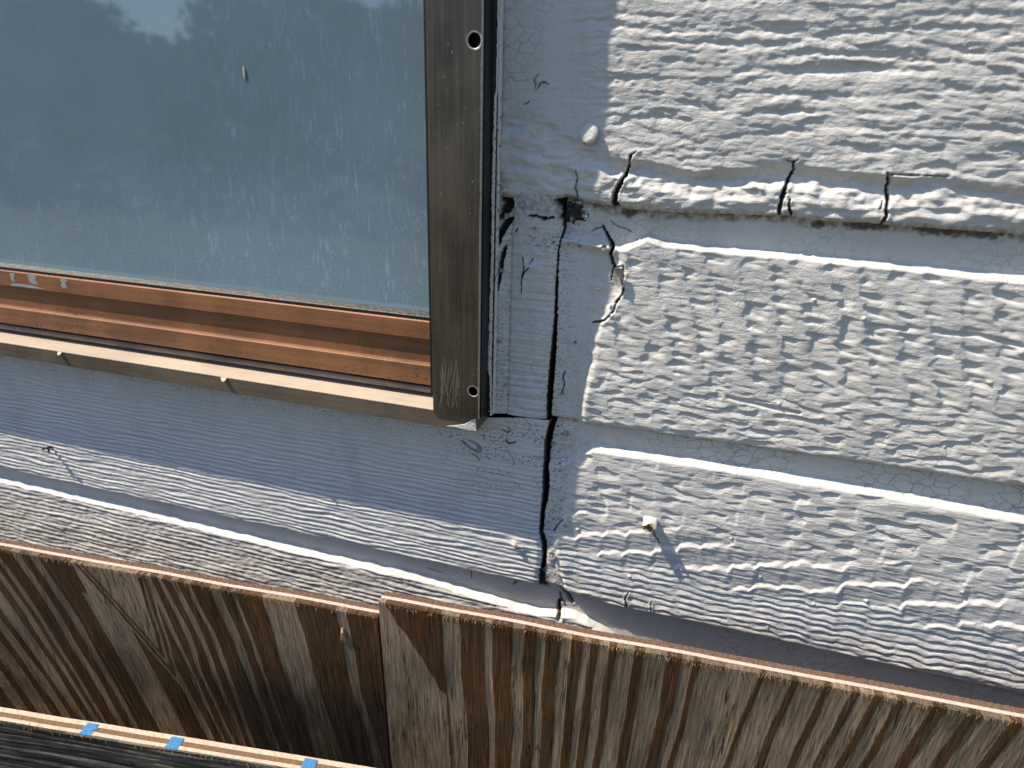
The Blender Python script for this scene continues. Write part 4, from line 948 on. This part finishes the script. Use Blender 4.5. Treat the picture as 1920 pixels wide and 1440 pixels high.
# ------------------------------------------------------------------ plywood in front of the wall
LEAN = 0.035
def sheet(name, label, pl, pr, yl, yr, grain, mat, height_mm, thick, bands=None, seed=0, px_fine=None, lean=LEAN, x_ext=(0, 0), mats=None):
    """pl, pr: rear top edge in the picture at depths yl, yr. The top edge is level."""
    xl, z0 = on_wall(*pl, yl); xr, z1 = on_wall(*pr, yr); zt = (z0+z1)/2
    d = Vector((xr-xl, yr-yl)); L = d.length; d /= L
    nrm = Vector((d.y, -d.x))                                # toward the viewer
    nv = 1/math.hypot(1, lean)
    e0, e1 = -x_ext[0], L+x_ext[1]
    root = empty(name, ((xl+d.x*(e0+e1)/2)*0.001, (yl+d.y*(e0+e1)/2)*0.001, (zt-height_mm)*0.001+ZO), label[0], label[1], 'plywood sheets leaning in front of the wall')
    S = graded(e0, e1, max(e0, -20), min(e1, L+40), 0.9)
    T = graded(0, height_mm, 0, 190, 0.9)
    SS, TT = np.meshgrid(S, T)
    ragged = 0.55*n2(SS/2.2, SS*0, seed+1) + 0.35*n2(SS/0.9, SS*0, seed+2) + 0.8*n2(SS/60, SS*0, seed+3)
    fade = np.exp(-TT/5.0)
    def place(s, out, t):
        """s along, out from the rear face toward the viewer, t down; mm -> metres"""
        x = xl + d.x*s + nrm.x*out; y = yl + d.y*s + nrm.y*out + lean*t*nv
        zz = zt - t*nv + lean*out*0
        return np.stack([x*0.001, y*0.001, zz*0.001+ZO], -1)
    bnd, darken, relief = grain(SS, TT, d, xl, yl, L)
    lay = thick/3.0
    TT2 = TT - ragged*fade
    P = place(SS, thick + relief - 0.4*fade*np.abs(n2(SS/1.1, TT/2, seed+4)), TT2)
    edge = place(SS[:1], 2*lay+0.0*SS[:1], TT2[:1]+0.1)
    back = place(SS[-1:], 2*lay+0*SS[-1:], TT2[-1:])
    P = np.concatenate([edge, P, back], 0)
    bb = np.concatenate([bnd[:1], bnd, bnd[-1:]], 0); mm = np.concatenate([darken[:1], darken, darken[-1:]], 0)
    o = link('face_veneer', grid_mesh('face_veneer', P, dict(band=bb, darkening=mm)), mat, root)
    # fuzzy sawn edge of the face veneer, pale core, back veneer
    def layer(nm, o0, o1, m, rag, low, sd):
        k = np.linspace(0, 1, 7); SS3, K = np.meshgrid(S, k, indexing='ij')
        top = low - rag*(0.5*n2(SS3/1.0, K*3, sd) + 0.6*n2(SS3/2.8, K*2, sd+1) + 0.7*n2(SS3/60, K*0, seed+3)/max(rag, 0.3)*0.0) - 0.8*n2(SS3/60, K*0, seed+3)
        Pt = place(SS3, o0+(o1-o0)*K, top)
        a = place(SS3[:, :1], o0+0*K[:, :1], top[:, :1]*0+height_mm); b = place(SS3[:, -1:], o1+0*K[:, -1:], top[:, -1:]*0+height_mm)
        Pt = np.concatenate([a, Pt, b], 1)
        return link(nm, grid_mesh(nm, Pt, None, False), m, root)
    mc, me_ = mats or (M_CORE, M_VENEDGE)
    layer('core_veneer', (lay if mats else thick*0.40)+0.1, 2*lay if mats else thick*0.65, mc, 0.25, -0.15, seed+10)
    layer('back_veneer', 0.0, (lay if mats else thick*0.40)-0.1, me_, 0.8 if mats is None else 0.25, 0.0, seed+20)
    layer('veneer_edge', (2*lay if mats else thick*0.65)+0.05, thick-1.0, me_, 0.9 if mats is None else 0.25, 0.2 if mats is None else -0.3, seed+30)
    # cut ends
    for s in (e0, e1):
        bm = bmesh.new()
        q = [place(np.array(s*1.0), np.array(o_), np.array(t_)) for o_, t_ in ((0.2, 1.0), (thick-0.3, 1.0), (thick-0.3, height_mm), (0.2, height_mm))]
        bm.faces.new([bm.verts.new(tuple(v)) for v in q])
        link('cut_end', from_bm('cut_end', bm), M_VENEDGE, root)
    return root, place, S, L, thick

def to_s(px, py, pl, pr, yl, yr):
    """distance along a sheet's rear top edge for a picture point on it"""
    xl, _ = on_wall(*pl, yl); xr, _ = on_wall(*pr, yr); a = (px-pl[0])/(pr[0]-pl[0])
    # perspective along the edge: solve by bisection on projected x
    z = on_wall(*pl, yl)[1]; lo, hi = -0.6, 2.2
    for _ in range(40):
        m = (lo+hi)/2; q = proj((xl+(xr-xl)*m)*0.001, (yl+(yr-yl)*m)*0.001, z*0.001+ZO)[0]
        if q < px: lo = m
        else: hi = m
    return lo*math.hypot(xr-xl, yr-yl)

RP = dict(pl=(722, 1108), pr=(1920, 1328), yl=-86.5, yr=-60.0)
LP = dict(pl=(0, 1008), pr=(720, 1138), yl=-112.0, yr=-85.2)
FP = dict(pl=(0, 1328), pr=(700, 1436), yl=-199.0, yr=-160.0)

def band_field(s, edges, soft=1.2):
    """edges: sorted positions where grey and brown alternate, starting brown"""
    b = 0*s + 1.0
    for i, e in enumerate(edges):
        sign = -1 if i % 2 == 0 else 1
        b = b + sign*(ss(e-1.2, e+3.4, s) if sign < 0 else ss(e-0.5, e+0.5, s))
    return np.clip(b, 0, 1)
R_EDGE = [to_s(p, 0, **RP) for p in (835, 870, 914, 930, 966, 990, 1012, 1030, 1053, 1077, 1096, 1112, 1125, 1146, 1158, 1192, 1208, 1252, 1276, 1300, 1312, 1420, 1432, 1478, 1492, 1538, 1552, 1588, 1602, 1630, 1644, 1672, 1690, 1736, 1764, 1800, 1826, 1880, 1900, 1990, 2010, 2060, 2080)]
def grain_right(S, T, d, xl, yl, L):
    Sc = to_s(1020, 0, **RP); S = Sc + (S-Sc)*(1 + T*0.0007)
    w = (1.5*n2(S/55, T/120, 201) + 0.6*n2(S/16, T/60, 202))*ss(0, 60, T)*2.0 + 0.25*n2(S/5, T/14, 203)
    b = band_field(S+w, R_EDGE)
    # the broad brown patch at the left end narrows downward
    e = to_s(835, 0, **RP); wl = ss(0, 5, S - (2 + T*0.50 + 2*n2(T/12, T*0, 204) + 1.5*n2(S/6, T/20, 208)))
    b = np.where(S+w < e-1, b*wl, b)
    # rings further right vary in strength
    kb = np.floor(S/9.0 + n2(S/30, T*0, 209)); b = b*(1 - ss(to_s(1270, 0, **RP), to_s(1330, 0, **RP), S)*(0.0+0.45*rnd1(kb.astype(np.int64), 61)))
    st = 0*S
    rel = 0.35*b + 0.25*n2(S/1.6, T/40, 206) + 0.2*n2(S/6, T/60, 207)
    return b, st, rel
L_EDGE = [to_s(p, 0, **LP) for p in (-330, -300, -270, -240, -215, -180, -160, -120, -104, -80, -66, -40, -24, -8, 2, 14, 40, 58, 74, 92, 100, 104, 150, 190, 246, 266, 288, 300, 312, 322, 336, 350, 362, 374, 408, 428, 446, 456, 503, 566, 640, 662)]
def grain_left(S, T, d, xl, yl, L):
    Sc = to_s(980, 0, **LP); S = Sc + (S-Sc)*(1 + T*0.00085)
    w = (2.6*n2(S/60, T/110, 211) + 1.0*n2(S/14, T/55, 212))*ss(0, 50, T)*2.0 + 0.3*n2(S/5, T/14, 213)
    # every ring leans a little more than plumb
    b = band_field(S + w, L_EDGE)
    tri = to_s(170, 0, **LP); b = np.where(np.abs(S-tri) < 16, b*ss(36, 24, T), b)
    sc = to_s(226, 0, **LP); dx = np.sqrt((S-sc-0.10*T)**2 + 3.0); a = T + 3.4*dx + 2.5*n2(S/10, T/24, 218)
    tongue = ss(122, 112, a); ring = 0*S
    for a0, wd in ((88, 6.0), (106, 8.0)): ring = np.maximum(ring, np.where(a < a0, np.exp(-((a-a0)/(wd*1.8))**2), np.exp(-((a-a0)/(wd*0.6))**2)))
    b = b*(1-tongue) + 0.8*ring*tongue
    m = 0.93*ss(58, 108, T + 12*n2(S/30, T/20, 214) + (S-300)*0.05)*ss(110, 230, S)*(0.75+0.25*n2(S/4, T/30, 215))  # tone darkens downward over the right-hand part of the sheet
    rel = 0.35*b + 0.25*n2(S/1.8, T/40, 216) + 0.3*n2(S/8, T/70, 217)
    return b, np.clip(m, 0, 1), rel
def grain_front(S, T, d, xl, yl, L):
    w = 2.5*n2(S/120, T/20, 221)
    b = ss(-0.1, 0.45, n2(S/150, (T+w)/3.2, 222) + 0.4*n2(S/60, (T+w)/1.6, 223))
    rel = 0.7*n2(S/130, (T+w)/2.6, 224) + 0.3*n2(S/30, (T+w)/1.2, 225)
    return b, 0.5*ss(-0.1, 0.5, n2(S/60, T/12, 226))*ss(2, 12, T), rel

r_root, r_place, r_S, r_L, r_th = sheet('plywood_sheet', ('striped brown plywood sheet at lower right, the higher one', 'plywood'), **RP, grain=grain_right, mat=M_PLYV, height_mm=600.0, thick=12.0, seed=300, x_ext=(0, 380))
l_root, l_place, l_S, l_L, l_th = sheet('plywood_sheet', ('brown plywood sheet at lower left with leaning stripes and a darker lower part', 'plywood'), **LP, grain=grain_left, mat=M_PLYV, height_mm=586.0, thick=12.0, seed=340, x_ext=(520, 0))
f_root, f_place, f_S, f_L, f_th = sheet('plywood_sheet', ('grey weathered plywood sheet in the bottom left corner with blue marks on its edge', 'plywood'), **FP, grain=grain_front, mat=M_PLYH, height_mm=500.0, thick=11.0, seed=380, x_ext=(420, 60), lean=0.05, mats=(M_GROOVE, M_CREAM))

# torn fibres along the sawn edges
def fibres(root, place, L, thick, seed, n, spread=(0, 1)):
    rs = np.random.default_rng(seed); bm = bmesh.new()
    for k in range(n):
        s = L*rs.uniform(*spread); ln = rs.uniform(1.0, 4.2); t0 = rs.uniform(-0.6, 1.8); o = thick + rs.uniform(-0.2, 0.5); w = rs.uniform(0.08, 0.3)
        tilt = rs.uniform(-0.6, 0.6)
        q = [place(np.array(s+a), np.array(o+b), np.array(t0+c)) for a, b, c in ((-w, 0, 0), (w, 0, 0), (tilt*ln+w*0.3, rs.uniform(0.2, 1.0), ln))]
        vs = [bm.verts.new(tuple(v)) for v in q]; p2 = bm.verts.new(tuple(place(np.array(s), np.array(o-0.35), np.array(t0+ln*0.3))))
        bm.faces.new(vs); bm.faces.new((vs[0], p2, vs[1])); bm.faces.new((vs[1], p2, vs[2])); bm.faces.new((vs[2], p2, vs[0]))
    o = link('torn_fibres', from_bm('torn_fibres', bm), M_SPLIT, root); o['kind'] = 'stuff'
fibres(r_root, r_place, r_L, r_th, 7, 300, (0, 1.05))
fibres(l_root, l_place, l_L, l_th, 8, 130)
fibres(f_root, f_place, f_L, f_th, 9, 60)

# blue marks across the front sheet's edge
def mark(px):
    s = to_s(px, 0, **FP); k = np.linspace(-1, 1, 15); o = np.linspace(1.5, f_th-0.3, 9)
    K, O = np.meshgrid(k, o, indexing='ij')
    SS_ = s + K*(4.4+2.0*n2(O/2.0+px, K*0, 231)) + 1.2*n2(O/1.1+px*3, K*0, 233); 
    top = -0.8*n2(SS_/60, SS_*0, 383) - 0.50 - 0.10*n2(SS_/1.5, O/1.5, 232)
    return link('blue_mark', grid_mesh('blue_mark', f_place(SS_, O, top)), M_BLUE, f_root)
for px in (180, 338, 587): mark(px)
# a splinter caught on the left sheet
bm = bmesh.new(); s = to_s(652, 0, **LP)
q = lambda a, b, c: Vector(l_place(np.array(s+a), np.array(l_th+b), np.array(c*1.0)))
tube(bm, [q(0, 0.2, 16), q(0.4, 1.6, 19), q(0.2, 1.4, 22)], [0.0008, 0.0013, 0.0006]); tube(bm, [q(-0.3, 0.8, 20), q(-1.6, 1.0, 24), q(-2.2, 0.6, 28)], [0.0006, 0.0003, 0.00015]); tube(bm, [q(0.2, 1, 21), q(-0.6, 1.2, 26), q(-1.4, 0.8, 30)], [0.0005, 0.0003, 0.00012])
link('splinter', from_bm('splinter', bm), M_SPLIT, l_root, 'pale splinter caught on the face')
